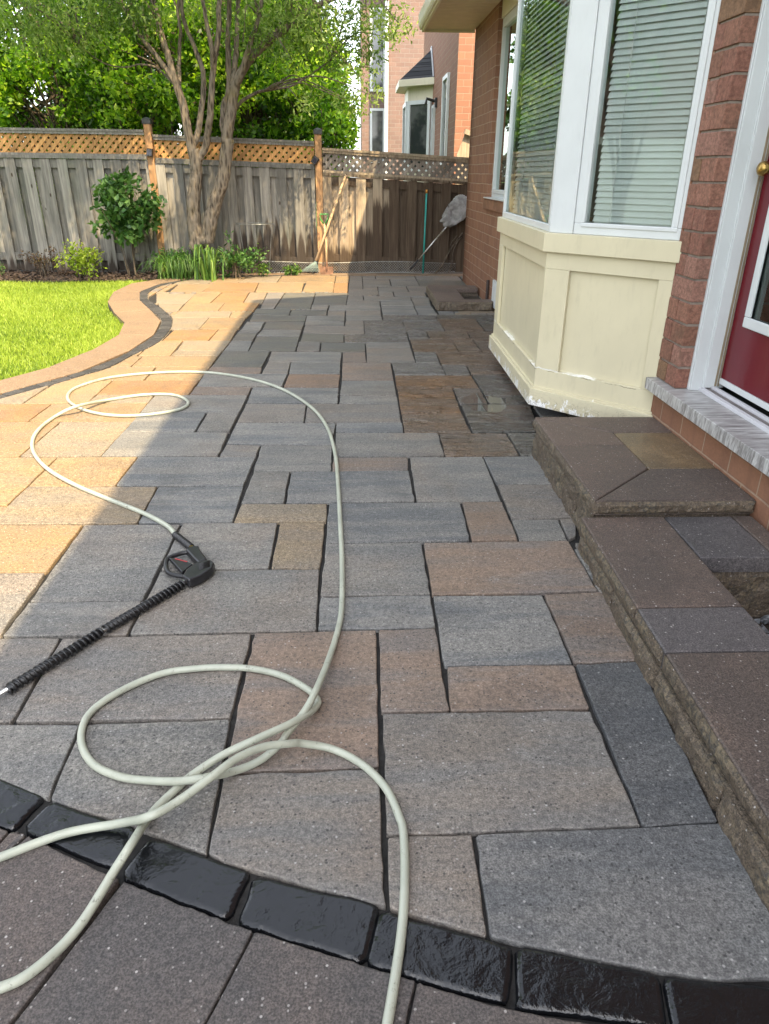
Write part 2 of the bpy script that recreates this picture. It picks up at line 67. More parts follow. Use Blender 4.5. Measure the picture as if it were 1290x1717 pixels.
class MB:
    """collects shapes, then links them as one mesh object"""
    def __init__(s): s.v = []; s.f = []; s.a = {}; s.n = 0
    def add(s, vs, fs, **att):
        b = len(s.v); s.v += [tuple(map(float, p)) for p in vs]
        s.f += [tuple(i + b for i in f) for f in fs]
        for k in set(s.a) | set(att):
            L = s.a.setdefault(k, [(0.0, 0.0, 0.0)] * b)
            val = att.get(k, (0.0, 0.0, 0.0))
            if isinstance(val, list): L += val
            else: L += [val] * len(vs)
    def box(s, x0, y0, z0, x1, y1, z1, **att):
        s.add([(x0, y0, z0), (x1, y0, z0), (x1, y1, z0), (x0, y1, z0), (x0, y0, z1), (x1, y0, z1), (x1, y1, z1), (x0, y1, z1)],
              [(0, 3, 2, 1), (4, 5, 6, 7), (0, 1, 5, 4), (1, 2, 6, 5), (2, 3, 7, 6), (3, 0, 4, 7)], **att)
    def prism(s, poly, z0, z1, **att):
        n = len(poly)
        a = sum(poly[i][0] * poly[(i + 1) % n][1] - poly[(i + 1) % n][0] * poly[i][1] for i in range(n))
        if a < 0: poly = poly[::-1]
        s.add([(x, y, z0) for x, y in poly] + [(x, y, z1) for x, y in poly],
              [tuple(range(n - 1, -1, -1)), tuple(range(n, 2 * n))] + [(i, (i + 1) % n, n + (i + 1) % n, n + i) for i in range(n)], **att)
    def slab(s, o, ux, uy, poly, t, **att):
        """polygon in the plane o + a*ux + b*uy, thickness t along the normal"""
        o, ux, uy = Vector(o), Vector(ux), Vector(uy); nn = ux.cross(uy).normalized(); n = len(poly)
        A = [o + ux * a + uy * b for a, b in poly]
        s.add([tuple(p) for p in A] + [tuple(p + nn * t) for p in A],
              [tuple(range(n - 1, -1, -1)), tuple(range(n, 2 * n))] + [(i, (i + 1) % n, n + (i + 1) % n, n + i) for i in range(n)], **att)
    def tube(s, pts, r, seg=10, closed=False, cap=True, **att):
        P = [Vector(p) for p in pts]; n = len(P)
        R = r if hasattr(r, '__len__') else [r] * n
        up = Vector((0, 0, 1)); prev = None; vs = []
        for i in range(n):
            t = (P[min(i + 1, n - 1)] - P[max(i - 1, 0)])
            if t.length < 1e-9: t = Vector((0, 0, 1))
            t.normalize()
            if prev is None:
                a = t.cross(up)
                if a.length < 0.1: a = t.cross(Vector((1, 0, 0)))
            else: a = prev - t * prev.dot(t)
            a.normalize(); prev = a; b = t.cross(a)
            for k in range(seg):
                th = 2 * math.pi * k / seg
                vs.append(P[i] + (a * math.cos(th) + b * math.sin(th)) * R[i])
        fs = []
        for i in range(n - 1):
            for k in range(seg):
                k2 = (k + 1) % seg
                fs.append((i * seg + k, i * seg + k2, (i + 1) * seg + k2, (i + 1) * seg + k))
        if cap: fs.append(tuple(range(seg))[::-1]); fs.append(tuple((n - 1) * seg + k for k in range(seg)))
        s.add([tuple(v) for v in vs], fs, **att)
    def lathe(s, prof, seg=20, o=(0, 0, 0), axis=(0, 0, 1), **att):
        ax = Vector(axis).normalized(); a = ax.cross(Vector((0.31, 0.87, 0.4))).normalized(); b = ax.cross(a); o = Vector(o)
        vs = [o + ax * h + (a * math.cos(2 * math.pi * k / seg) + b * math.sin(2 * math.pi * k / seg)) * r for r, h in prof for k in range(seg)]
        fs = [(i * seg + k, i * seg + (k + 1) % seg, (i + 1) * seg + (k + 1) % seg, (i + 1) * seg + k) for i in range(len(prof) - 1) for k in range(seg)]
        fs += [tuple(range(seg))[::-1], tuple((len(prof) - 1) * seg + k for k in range(seg))]
        s.add([tuple(v) for v in vs], fs, **att)
    def build(s, name, mat, parent=None, smooth=False, bevel=0.0, kind=None, segs=2):
        me = bpy.data.meshes.new(name); me.from_pydata(s.v, [], s.f); me.update()
        for k, vals in s.a.items():
            at = me.attributes.new(k, 'FLOAT_VECTOR', 'POINT')
            at.data.foreach_set('vector', np.array(vals, dtype=np.float32).ravel())
        o = bpy.data.objects.new(name, me); C.objects.link(o)
        me.materials.append(mat)
        if parent is not None: o.parent = parent
        if smooth == 'rims': me.polygons.foreach_set('use_smooth', [len(f) == 4 for f in s.f])
        elif smooth: me.polygons.foreach_set('use_smooth', [True] * len(me.polygons))
        if bevel:
            m = o.modifiers.new('edge', 'BEVEL'); m.width = bevel; m.segments = segs; m.limit_method = 'ANGLE'; m.angle_limit = rad(40)
            me.polygons.foreach_set('use_smooth', [True] * len(me.polygons))
            m.harden_normals = True
        if kind: o['kind'] = kind
        return o

def smooth_path(pts, k=6):
    """Catmull-Rom through the points"""
    P = [np.array(p, float) for p in pts]; out = []
    for i in range(len(P) - 1):
        p0 = P[max(i - 1, 0)]; p1 = P[i]; p2 = P[i + 1]; p3 = P[min(i + 2, len(P) - 1)]
        for j in range(k):
            t = j / k
            out.append(0.5 * ((2 * p1) + (-p0 + p2) * t + (2 * p0 - 5 * p1 + 4 * p2 - p3) * t * t + (-p0 + 3 * p1 - 3 * p2 + p3) * t ** 3))
    out.append(P[-1]); return [tuple(p) for p in out]

def clip_rect(poly, x0, y0, x1, y1):
    for ax, lim, sg in ((0, x0, 1), (0, x1, -1), (1, y0, 1), (1, y1, -1)):
        out = []
        for i in range(len(poly)):
            a, b = poly[i], poly[(i + 1) % len(poly)]
            da, db = sg * (a[ax] - lim), sg * (b[ax] - lim)
            if da >= 0: out.append(a)
            if da * db < 0:
                t = da / (da - db); out.append((a[0] + t * (b[0] - a[0]), a[1] + t * (b[1] - a[1])))
        poly = out
        if len(poly) < 3: return []
    return poly

def vnoise(x, y, seed=0):
    """cheap value noise for geometry"""
    def h(i, j): return (math.sin(i * 127.1 + j * 311.7 + seed * 74.7) * 43758.5453) % 1.0
    i, j = math.floor(x), math.floor(y); fx, fy = x - i, y - j
    fx, fy = fx * fx * (3 - 2 * fx), fy * fy * (3 - 2 * fy)
    return (h(i, j) * (1 - fx) + h(i + 1, j) * fx) * (1 - fy) + (h(i, j + 1) * (1 - fx) + h(i + 1, j + 1) * fx) * fy

def rockface(mb, p0, p1, z0, z1, amp=0.012, cell=0.014, seed=0, **att):
    """split-stone face between two plan points, bulging to the right of p0->p1"""
    p0, p1 = Vector((*p0, 0)), Vector((*p1, 0)); d = p1 - p0; L = d.length; d.normalize(); n = Vector((d.y, -d.x, 0))
    nx, nz = max(2, int(L / cell)), max(3, int((z1 - z0) / cell)); vs = []; fs = []
    for j in range(nz + 1):
        for i in range(nx + 1):
            e = min(1, i / 1.0, (nx - i) / 1.0, j / 1.0, (nz - j) / 1.0) if 0 else (0 if (j in (0, nz) or i in (0, nx)) else 1)
            a = amp * e * (0.1 + 0.9 * vnoise(i * 0.28 + seed * 9, j * 0.4, seed) + 0.45 * vnoise(i * 0.8, j * 0.8 + seed, seed + 3) - 0.1)
            p = p0 + d * (L * i / nx) + n * a; vs.append((p.x, p.y, z0 + (z1 - z0) * j / nz))
    for j in range(nz):
        for i in range(nx):
            q = j * (nx + 1) + i; fs.append((q, q + 1, q + nx + 2, q + nx + 1))
    mb.add(vs, fs, **att)

# ------------------------------------------------------------------ materials
class NT:
    def __init__(s, name):
        s.m = bpy.data.materials.new(name); s.m.use_nodes = True
        s.t = s.m.node_tree; s.t.nodes.clear()
        s.out = s.t.nodes.new('ShaderNodeOutputMaterial')
    def n(s, typ, out=0, props=None, **inp):
        nd = s.t.nodes.new('ShaderNode' + typ)
        for k, v in (props or {}).items(): setattr(nd, k, v)
        for k, v in inp.items():
            key = k.replace('_', ' ')
            sock = nd.inputs[int(k[1:])] if k[0] == 'i' and k[1:].isdigit() else nd.inputs[key]
            if isinstance(v, bpy.types.NodeSocket): s.t.links.new(v, sock)
            else:
                if sock.type == 'RGBA' and hasattr(v, '__len__') and len(v) == 3: v = (*v, 1)
                sock.default_value = v
        return nd.outputs[out]
    def math(s, op, a, b=0.0, c=0.0, clamp=False): return s.n('Math', props={'operation': op, 'use_clamp': clamp}, i0=a, i1=b, i2=c)
    def mix(s, f, a, b, blend='MIX'):
        nd = s.t.nodes.new('ShaderNodeMix'); nd.data_type = 'RGBA'; nd.blend_type = blend; nd.clamp_factor = True
        for sk, v in ((nd.inputs[0], f), (nd.inputs[6], a), (nd.inputs[7], b)):
            if isinstance(v, bpy.types.NodeSocket): s.t.links.new(v, sk)
            else: sk.default_value = (*v, 1) if hasattr(v, '__len__') and len(v) == 3 else v
        return nd.outputs[2]
    def ramp(s, f, lo, hi, a=0.0, b=1.0):
        return s.n('MapRange', props={'interpolation_type': 'SMOOTHSTEP', 'clamp': True}, Value=f, From_Min=lo, From_Max=hi, To_Min=a, To_Max=b)
    def obj(s): return s.n('TexCoord', out=3)
    def geo(s): return s.n('NewGeometry', out=0)
    def scl(s, v, x, y, z): return s.n('VectorMath', props={'operation': 'MULTIPLY'}, i0=v, i1=(x, y, z))
    def vadd(s, a, b): return s.n('VectorMath', props={'operation': 'ADD'}, i0=a, i1=b)
    def noise(s, v, sc, det=3, rough=0.55, dist=0.0): return s.n('TexNoise', Vector=v, Scale=sc, Detail=det, Roughness=rough, Distortion=dist)
    def attr(s, name, out=0): return s.n('Attribute', out=out, props={'attribute_name': name})
    def xyz(s, v):
        nd = s.t.nodes.new('ShaderNodeSeparateXYZ'); s.t.links.new(v, nd.inputs[0]); return nd.outputs
    def bump(s, h, st=0.4, d=0.01, n=None):
        k = dict(Height=h, Strength=st, Distance=d)
        if n is not None: k['Normal'] = n
        return s.n('Bump', **k)
    def done(s, sh):
        s.t.links.new(sh, s.out.inputs[0]); return s.m
    def pbr(s, col, rough=0.6, nrm=None, spec=0.5, **k):
        kk = dict(Base_Color=col, Roughness=rough, Specular_IOR_Level=spec, **k)
        if nrm is not None: kk['Normal'] = nrm
        return s.done(s.n('BsdfPrincipled', **kk))

def plain(name, col, rough=0.5, var=0.12, sc=8, bump=0.15, bsc=60, spec=0.5, metallic=0.0, dirt=None):
    t = NT(name); p = t.obj()
    a = t.noise(p, sc, 4); f = t.ramp(a, 0.3, 0.7)
    c = t.mix(f, tuple(x * (1 - var) for x in col), tuple(min(1, x * (1 + var)) for x in col))
    if dirt: c = t.mix(t.ramp(t.noise(p, sc * 2.3, 6, 0.7), 0.56, 0.72), c, dirt)
    b = t.bump(t.noise(p, bsc, 3), bump, 0.003)
    r = t.ramp(t.noise(p, sc * 3, 3), 0.2, 0.8, max(0.02, rough - 0.1), min(1, rough + 0.1))
    return t.pbr(c, r, b, spec, Metallic=metallic)

def m_paver():
    t = NT('paver_stone'); p = t.obj(); rnd = t.attr('rnd', 1)
    ca, cb = t.attr('ca', 0), t.attr('cb', 0); wt, blush, _ = t.xyz(t.attr('wet', 1))
    q = t.vadd(p, t.scl(rnd, 23, 17, 31))
    st = t.noise(t.scl(q, 0.9, 5.5, 1), 1.7, 5, 0.6, 0.35)
    c = t.mix(t.ramp(st, 0.40, 0.62), ca, cb)
    c = t.mix(t.ramp(t.noise(q, 5, 5, 0.65), 0.3, 0.75, 0.0, 0.55), c, t.mix(0.5, c, (0.10, 0.10, 0.105)))
    c = t.mix(t.ramp(t.noise(t.vadd(q, (9, 2, 4)), 1.5, 4, 0.55, 0.3), 0.48, 0.66, 0, t.math('MULTIPLY', blush, 0.42)), c, t.mix(0.35, (0.215, 0.150, 0.098), c))
    c = t.mix(t.ramp(t.noise(q, 2.6, 5, 0.62, 0.4), 0.50, 0.68, 0, 0.38), c, t.mix(1.0, c, (0.62, 0.60, 0.57), 'MULTIPLY'))
    c = t.mix(t.ramp(t.noise(t.vadd(q, (3, 7, 1)), 7, 6, 0.7, 0.8), 0.60, 0.74, 0, 0.35), c, (0.30, 0.295, 0.28))
    g = t.noise(q, 240, 2, 0.7); g2 = t.noise(q, 85, 3, 0.7)
    kc = t.xyz(rnd)[1]
    c = t.mix(t.ramp(kc, 0, 1, 0.6, 1.0), c, t.mix(1.0, c, t.mix(t.ramp(g, 0.30, 0.72), (0.50, 0.50, 0.51), (1.42, 1.42, 1.41)), 'MULTIPLY'))
    c = t.mix(1.0, c, t.mix(t.ramp(g2, 0.30, 0.70), (0.68, 0.68, 0.69), (1.28, 1.28, 1.27)), 'MULTIPLY')
    vo = t.n('TexVoronoi', Vector=q, Scale=95.0); vc = t.xyz(t.n('TexVoronoi', out=1, Vector=q, Scale=95.0))[0]
    sp = t.math('MULTIPLY', t.ramp(vo, 0.34, 0.16), t.ramp(vc, 0.85, 0.91))
    pit = t.math('MULTIPLY', t.ramp(vo, 0.36, 0.18), t.ramp(vc, 0.22, 0.16))
    c = t.mix(t.math('MULTIPLY', sp, t.ramp(t.xyz(t.n('TexVoronoi', out=1, Vector=q, Scale=95.0))[1], 0, 1, 0.10, 0.55)), c, (0.50, 0.49, 0.47)); c = t.mix(t.math('MULTIPLY', pit, 0.75), c, (0.03, 0.03, 0.03))
    # standing water film: glossier and darker where the stone is wet
    wn = t.noise(t.scl(q, 1.6, 4.0, 1), 3.2, 5, 0.65, 0.6)
    wet = t.math('MULTIPLY', t.ramp(wt, 0.0, 1.0), t.ramp(wn, 0.32, 0.52, 0.5, 1.0), clamp=True)
    dx = t.n('VectorMath', out=1, props={'operation': 'DISTANCE'}, i0=t.scl(t.vadd(p, t.scl(t.noise(p, 6, 3), 0.10, 0.22, 0)), 1, 0.62, 0), i1=(0.845, 2.745, 0.0))
    pud = t.ramp(dx, 0.150, 0.125)
    c = t.mix(t.math('MULTIPLY', wet, 0.4), c, t.mix(1.0, c, (0.62, 0.60, 0.58), 'MULTIPLY'))
    c = t.mix(t.math('MULTIPLY', pud, 0.5), c, (0.05, 0.05, 0.045))
    slate = t.noise(t.scl(q, 1.2, 4.5, 1), 6, 6, 0.62, 0.9)
    film = t.math('MULTIPLY', t.noise(t.scl(q, 1.5, 3.2, 1), 3.6, 3, 0.5, 1.2), t.math('MULTIPLY', t.ramp(wt, 0.5, 1.0, 0, 8.0), t.ramp(t.noise(t.vadd(q, (1, 8, 3)), 3.0, 3), 0.42, 0.60, 0.12, 1.0)))
    h = t.math('ADD', t.math('MULTIPLY', g, 0.35), t.math('MULTIPLY', slate, t.ramp(wt, 0, 1, 0.9, 5.0)))
    h = t.math('ADD', h, film)
    h = t.math('SUBTRACT', h, t.math('MULTIPLY', pit, 0.35))
    h = t.math('ADD', h, t.math('MULTIPLY', t.math('MULTIPLY', t.ramp(t.n('TexVoronoi', Vector=t.scl(q, 1, 0.7, 1), Scale=48.0), 0.42, 0.12), t.ramp(t.noise(q, 4, 3), 0.45, 0.6)), t.ramp(wt, 0.6, 1.0, 0, 1.3)))
    nb = t.t.nodes.new('ShaderNodeBump'); nb.inputs['Distance'].default_value = 0.006
    t.t.links.new(h, nb.inputs['Height']); t.t.links.new(t.math('MULTIPLY', t.ramp(pud, 0, 1, 1, 0.0), t.ramp(wt, 0, 1, 0.55, 0.95)), nb.inputs['Strength'])
    r = t.math('SUBTRACT', t.ramp(g2, 0.3, 0.7, 0.62, 0.78), t.math('MULTIPLY', wet, 0.63))
    r = t.math('MULTIPLY', r, t.ramp(pud, 0, 1, 1, 0.04))
    return t.pbr(c, r, nb.outputs[0], 0.5)

def m_coping(name, c0, c1, wet=0.0, moss=False):
    t = NT(name); p = t.obj(); rnd = t.attr('rnd', 1); q = t.vadd(p, t.scl(rnd, 13, 19, 7))
    k = t.xyz(rnd)[0]
    c = t.mix(t.ramp(t.math('ADD', t.math('MULTIPLY', t.noise(q, 4, 5, 0.6), 0.7), t.math('MULTIPLY', k, 0.3)), 0.3, 0.7), c0, c1)
    g = t.noise(q, 230, 2, 0.7); g2 = t.noise(q, 70, 3, 0.7)
    c = t.mix(1.0, c, t.mix(t.ramp(g, 0.30, 0.72), (0.50, 0.50, 0.5), (1.45, 1.42, 1.40)), 'MULTIPLY')
    c = t.mix(1.0, c, t.mix(t.ramp(g2, 0.30, 0.70), (0.74, 0.74, 0.75), (1.22, 1.21, 1.2)), 'MULTIPLY')
    vo = t.n('TexVoronoi', Vector=q, Scale=110.0); vc = t.xyz(t.n('TexVoronoi', out=1, Vector=q, Scale=110.0))[0]
    sp = t.math('MULTIPLY', t.ramp(vo, 0.36, 0.18), t.ramp(vc, 0.86, 0.91))
    c = t.mix(t.math('MULTIPLY', sp, t.ramp(t.xyz(t.n('TexVoronoi', out=1, Vector=q, Scale=110.0))[1], 0, 1, 0.1, 0.7)), c, (0.50, 0.47, 0.44))
    if moss:
        c = t.mix(t.ramp(t.noise(q, 9, 5, 0.7), 0.44, 0.64), c, t.mix(t.ramp(g2, 0.35, 0.65), (0.045, 0.042, 0.036), (0.19, 0.15, 0.095)))
    h = t.math('ADD', t.math('MULTIPLY', g, 0.5), t.math('MULTIPLY', t.noise(q, 30, 5, 0.65), 2.6 if moss else 0.8))
    return t.pbr(c, t.ramp(g2, 0.3, 0.7, 0.66 - wet, 0.82 - wet), t.bump(h, 0.8 if moss else 0.5, 0.008 if moss else 0.005), 0.5)

def m_blackbrick():
    t = NT('wet_black_brick'); p = t.obj(); rnd = t.attr('rnd', 1); q = t.vadd(p, t.scl(rnd, 13, 19, 7))
    big = t.noise(q, 17, 5, 0.55, 0.5)
    h = t.math('ADD', big, t.math('MULTIPLY', t.noise(q, 60, 4, 0.7), 0.17))
    c = t.mix(t.noise(q, 40, 4), (0.003, 0.0034, 0.0045), (0.010, 0.011, 0.013))
    r = t.ramp(t.noise(q, 12, 4), 0.35, 0.7, 0.09, 0.24)
    return t.pbr(c, t.math('MULTIPLY', r, 0.55), t.bump(h, 0.42, 0.016), 0.5)

def m_brick(name, c0, c1, mort, scale=1.0, bw=0.23, bh=0.10, ms=0.010, streak=0.0):
    t = NT(name); p = t.obj(); x, y, z = t.xyz(p)
    al = t.math('ADD', x, y)
    v = t.n('CombineXYZ', X=al, Y=z, Z=0.0)
    nd = t.t.nodes.new('ShaderNodeTexBrick')
    for k, val in dict(Scale=1.0, Brick_Width=bw * scale, Row_Height=bh * scale, Mortar_Size=ms * scale * 0.5, Mortar_Smooth=0.25, Bias=0.0).items():
        nd.inputs[k.replace('_', ' ')].default_value = val
    nd.inputs['Color1'].default_value = (*c0, 1); nd.inputs['Color2'].default_value = (*c1, 1); nd.inputs['Mortar'].default_value = (*mort, 1)
    dv = t.vadd(v, t.scl(t.n('VectorMath', props={'operation': 'SUBTRACT'}, i0=t.n('TexNoise', out=1, Vector=p, Scale=7.0, Detail=3.0), i1=(0.5, 0.5, 0.5)), 0.012, 0.012, 0))
    t.t.links.new(dv, nd.inputs['Vector'])
    c = t.mix(1.0, nd.outputs[0], t.mix(t.noise(p, 60, 4, 0.7), (0.72, 0.72, 0.72), (1.26, 1.24, 1.22)), 'MULTIPLY')
    c = t.mix(t.ramp(t.noise(p, 2.2, 4), 0.4, 0.75, 0, 0.4), c, t.mix(0.5, c, (0.30, 0.16, 0.11)))
    if streak: c = t.mix(t.math('MULTIPLY', t.ramp(t.noise(t.scl(p, 1, 1, 0.08), 14, 3), 0.45, 0.7), streak), c, t.mix(0.5, c, (0.12, 0.06, 0.045)))
    h = t.math('ADD', t.math('MULTIPLY', nd.outputs[1], -1.0), t.math('MULTIPLY', t.noise(p, 120, 3, 0.7), 0.22))
    return t.pbr(c, 0.82, t.bump(h, 0.8, 0.006), 0.35)

def m_paint(name, col, rough=0.38, peel=False, grime=0.06):
    t = NT(name); p = t.obj()
    c = t.mix(t.ramp(t.noise(p, 3, 4), 0.3, 0.7), tuple(x * 0.95 for x in col), tuple(min(0.95, x * 1.03) for x in col))
    gr = t.noise(t.scl(p, 1, 1, 0.25), 22, 5, 0.7)
    c = t.mix(t.math('MULTIPLY', t.ramp(gr, 0.5, 0.75), grime * 4), c, tuple(x * 0.6 for x in col))
    h = t.noise(t.scl(p, 1, 1, 0.4), 45, 3)
    if peel:
        z = t.xyz(p)[2]
        n = t.noise(t.scl(p, 1, 1, 0.7), 16, 6, 0.72)
        pm = t.ramp(t.math('SUBTRACT', t.math('ADD', t.ramp(z, 0.21, 0.10, 0.0, 0.21), n), t.ramp(z, 0.22, 0.30, 0.0, 0.12)), 0.685, 0.70)
        c = t.mix(pm, c, (0.82, 0.82, 0.79))
        ln = t.math('ADD', t.math('SUBTRACT', z, 0.312), t.math('MULTIPLY', t.math('SUBTRACT', t.noise(t.scl(p, 1, 1, 0.3), 11, 5, 0.7), 0.5), 0.035))
        lm = t.math('MULTIPLY', t.ramp(t.math('ABSOLUTE', ln), 0.0042, 0.0032), t.ramp(t.noise(p, 4.1, 4), 0.47, 0.55))
        c = t.mix(lm, c, (0.80, 0.79, 0.72))
        ld = t.math('MULTIPLY', t.ramp(t.math('ABSOLUTE', t.math('ADD', ln, 0.008)), 0.0022, 0.001), t.ramp(t.noise(p, 6.1, 4), 0.46, 0.54))
        c = t.mix(t.math('MULTIPLY', ld, 0.8), c, (0.10, 0.07, 0.045))
        ck = t.ramp(t.math('ABSOLUTE', t.math('SUBTRACT', t.noise(t.scl(p, 1, 1, 1.8), 9, 5, 0.7, 1.2), 0.5)), 0.010, 0.003)
        c = t.mix(t.math('MULTIPLY', ck, t.ramp(z, 0.20, 0.12)), c, (0.10, 0.075, 0.05))
        h = t.math('SUBTRACT', h, t.math('MULTIPLY', pm, 1.5))
    return t.pbr(c, rough, t.bump(h, 0.16, 0.004), 0.4)

def m_wood(name, c0, c1, fence=False, gs=1.0, wet_shade_c=(0.030, 0.020, 0.014)):
    t = NT(name); p = t.obj(); rnd = t.attr('rnd', 1); q = t.vadd(p, t.scl(rnd, 9, 5, 13))
    k = t.xyz(rnd)[0]
    gr = t.noise(t.scl(q, 1, 1, 0.05), 42 * gs, 5, 0.65, 0.5)
    c = t.mix(t.ramp(gr, 0.3, 0.72), c0, c1)
    c = t.mix(1.0, c, t.mix(k, (0.66, 0.66, 0.66), (1.3, 1.28, 1.25)), 'MULTIPLY')
    c = t.mix(t.ramp(t.noise(t.scl(q, 1, 1, 0.25), 5, 4), 0.45, 0.75, 0, 0.55), c, tuple(0.45 * x for x in c0))
    kn = t.n('TexVoronoi', Vector=t.scl(q, 1, 1, 0.45), Scale=5.0)
    c = t.mix(t.ramp(kn, 0.07, 0.04), c, (0.05, 0.035, 0.025))
    if fence:
        st = t.xyz(t.attr('stain', 1)); z = t.xyz(p)[2]
        lim = t.math('SUBTRACT', t.math('ADD', st[0], t.math('MULTIPLY', t.noise(t.scl(q, 1, 1, 0.10), 38, 4), 0.30)), t.math('MULTIPLY', t.math('ABSOLUTE', st[1]), st[2]))
        wet = t.ramp(t.math('SUBTRACT', lim, z), -0.04, 0.10)  # covers damp boards and the painted shade of the right panel alike
        c = t.mix(t.ramp(t.noise(t.scl(p, 1, 1, 0.35), 3.0, 4), 0.52, 0.72, 0, 0.3), c, (0.15, 0.165, 0.125))
        c = t.mix(t.math('MULTIPLY', wet, t.ramp(gr, 0.2, 0.8, 0.97, 0.82)), c, wet_shade_c)
    return t.pbr(c, 0.8, t.bump(gr, 0.5, 0.004), 0.3)

def m_bark(name, c0, c1):
    t = NT(name); p = t.obj(); q = t.scl(p, 1, 1, 0.22)
    n = t.noise(q, 26, 6, 0.7, 0.8); v = t.n('TexVoronoi', Vector=q, Scale=34.0)
    h = t.math('ADD', n, t.math('MULTIPLY', v, 0.6))
    c = t.mix(t.ramp(h, 0.45, 0.95), c0, c1)
    c = t.mix(t.ramp(t.noise(p, 4, 4), 0.55, 0.75, 0, 0.6), c, (0.16, 0.13, 0.055))
    return t.pbr(c, 0.9, t.bump(h, 0.9, 0.02), 0.2)

def m_leaf(name, cols, trans=0.45, rough=0.45):
    t = NT(name); k = t.xyz(t.attr('rnd', 1))
    c = t.mix(t.ramp(k[0], 0.0, 0.55), cols[0], cols[1]); c = t.mix(t.ramp(k[0], 0.55, 1.0), c, cols[2])
    tc = t.mix(1.0, c, (1.5, 1.65, 0.7), 'MULTIPLY')
    d = t.n('BsdfPrincipled', Base_Color=c, Roughness=rough, Specular_IOR_Level=0.4)
    tr = t.n('BsdfTranslucent', Color=tc)
    return t.done(t.n('MixShader', i0=trans, i1=d, i2=tr))

def m_glass(name, tint=(0.90, 0.93, 0.92), refl=1.0):
    t = NT(name); p = t.obj()
    wob = t.bump(t.noise(p, 1.3, 2), 0.05, 0.02)
    fr = t.n('Fresnel', IOR=1.55, Normal=wob); fr = t.math('MINIMUM', t.math('MULTIPLY', t.math('ADD', fr, 0.05), 0.95 * refl), 1.0)
    gl = t.n('BsdfGlossy', Color=(0.78, 0.88, 0.83), Roughness=0.012, Normal=wob); tr = t.n('BsdfTransparent', Color=tint)
    return t.done(t.n('MixShader', i0=fr, i1=tr, i2=gl))

def m_grassground():
    t = NT('lawn_soil'); p = t.obj()
    c = t.mix(t.ramp(t.noise(p, 3, 5), 0.3, 0.7), (0.06, 0.10, 0.02), (0.10, 0.16, 0.03))
    c = t.mix(t.noise(p, 160, 3), t.mix(0.5, c, (0.03, 0.05, 0.01)), c)
    return t.pbr(c, 0.9, t.bump(t.noise(p, 140, 3), 0.9, 0.02), 0.2)

def m_hose():
    t = NT('hose_rubber'); p = t.obj()
    c = t.mix(t.ramp(t.noise(p, 9, 4), 0.3, 0.7), (0.33, 0.35, 0.285), (0.41, 0.43, 0.35))
    d = t.ramp(t.noise(t.vadd(p, (2, 1, 0)), 38, 7, 0.8), 0.57, 0.68)
    c = t.mix(t.math('MULTIPLY', d, 0.75), c, (0.10, 0.10, 0.075)); c = t.mix(t.ramp(t.noise(p, 5, 5, 0.7), 0.52, 0.72, 0, 0.45), c, (0.22, 0.225, 0.175))
    return t.pbr(c, 0.36, t.bump(t.noise(p, 90, 3), 0.12, 0.002), 0.5)

def m_sillstone():
    t = NT('veined_stone'); x, y, z = t.xyz(t.obj()); v = t.n('CombineXYZ', X=x, Y=t.math('ADD', y, t.math('MULTIPLY', z, 0.10)), Z=z)
    n = t.noise(t.scl(v, 3, 26, 5), 2.4, 6, 0.7, 0.5)
    c = t.mix(t.ramp(n, 0.32, 0.68), (0.16, 0.15, 0.145), (0.55, 0.55, 0.54))
    c = t.mix(t.ramp(t.noise(v, 5, 4), 0.45, 0.75, 0, 0.4), c, (0.20, 0.17, 0.16))
    return t.pbr(c, 0.4, t.bump(n, 0.2, 0.003), 0.5)

def m_shingle():
    t = NT('roof_shingles'); p = t.obj(); x, y, z = t.xyz(p)
    nd = t.t.nodes.new('ShaderNodeTexBrick')
    for k, val in dict(Scale=1.0, Brick_Width=0.3, Row_Height=0.09, Mortar_Size=0.006).items(): nd.inputs[k.replace('_', ' ')].default_value = val
    nd.inputs['Color1'].default_value = (0.03, 0.032, 0.036, 1); nd.inputs['Color2'].default_value = (0.055, 0.056, 0.06, 1); nd.inputs['Mortar'].default_value = (0.008, 0.008, 0.008, 1)
    t.t.links.new(t.n('CombineXYZ', X=t.math('ADD', x, y), Y=z, Z=0.0), nd.inputs['Vector'])
    return t.pbr(nd.outputs[0], 0.9, t.bump(nd.outputs[1], 0.6, 0.01), 0.2)

M = {}
M['paver'] = m_paver()
M['black'] = m_blackbrick()
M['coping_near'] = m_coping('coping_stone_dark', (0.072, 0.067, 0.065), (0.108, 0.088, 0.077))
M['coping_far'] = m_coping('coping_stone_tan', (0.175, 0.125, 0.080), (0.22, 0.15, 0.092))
M['step'] = m_coping('step_stone', (0.082, 0.066, 0.057), (0.128, 0.095, 0.077), 0.08)
M['step_grey'] = m_coping('step_stone_grey', (0.070, 0.066, 0.068), (0.098, 0.090, 0.090), 0.08)
M['step_tan'] = m_coping('step_stone_wet_tan', (0.11, 0.085, 0.055), (0.21, 0.15, 0.085), 0.36)
M['rock'] = m_coping('split_stone', (0.105, 0.082, 0.058), (0.185, 0.143, 0.095), 0.05, True)
M['sand'] = plain('joint_sand', (0.016, 0.015, 0.014), 0.9, 0.4, 30, 0.8, 200)
M['soil'] = plain('soil', (0.035, 0.027, 0.02), 0.95, 0.4, 12, 1.0, 90)
M['ground'] = m_grassground()
M['brick'] = m_brick('red_brick_wall', (0.255, 0.127, 0.074), (0.21, 0.102, 0.062), (0.34, 0.24, 0.165), streak=0.55)
M['brick_n'] = m_brick('neighbour_brick', (0.29, 0.14, 0.085), (0.24, 0.112, 0.07), (0.33, 0.23, 0.165))
M['brick_p'] = m_brick('neighbour_pale_brick', (0.205, 0.142, 0.122), (0.165, 0.112, 0.097), (0.25, 0.22, 0.20))
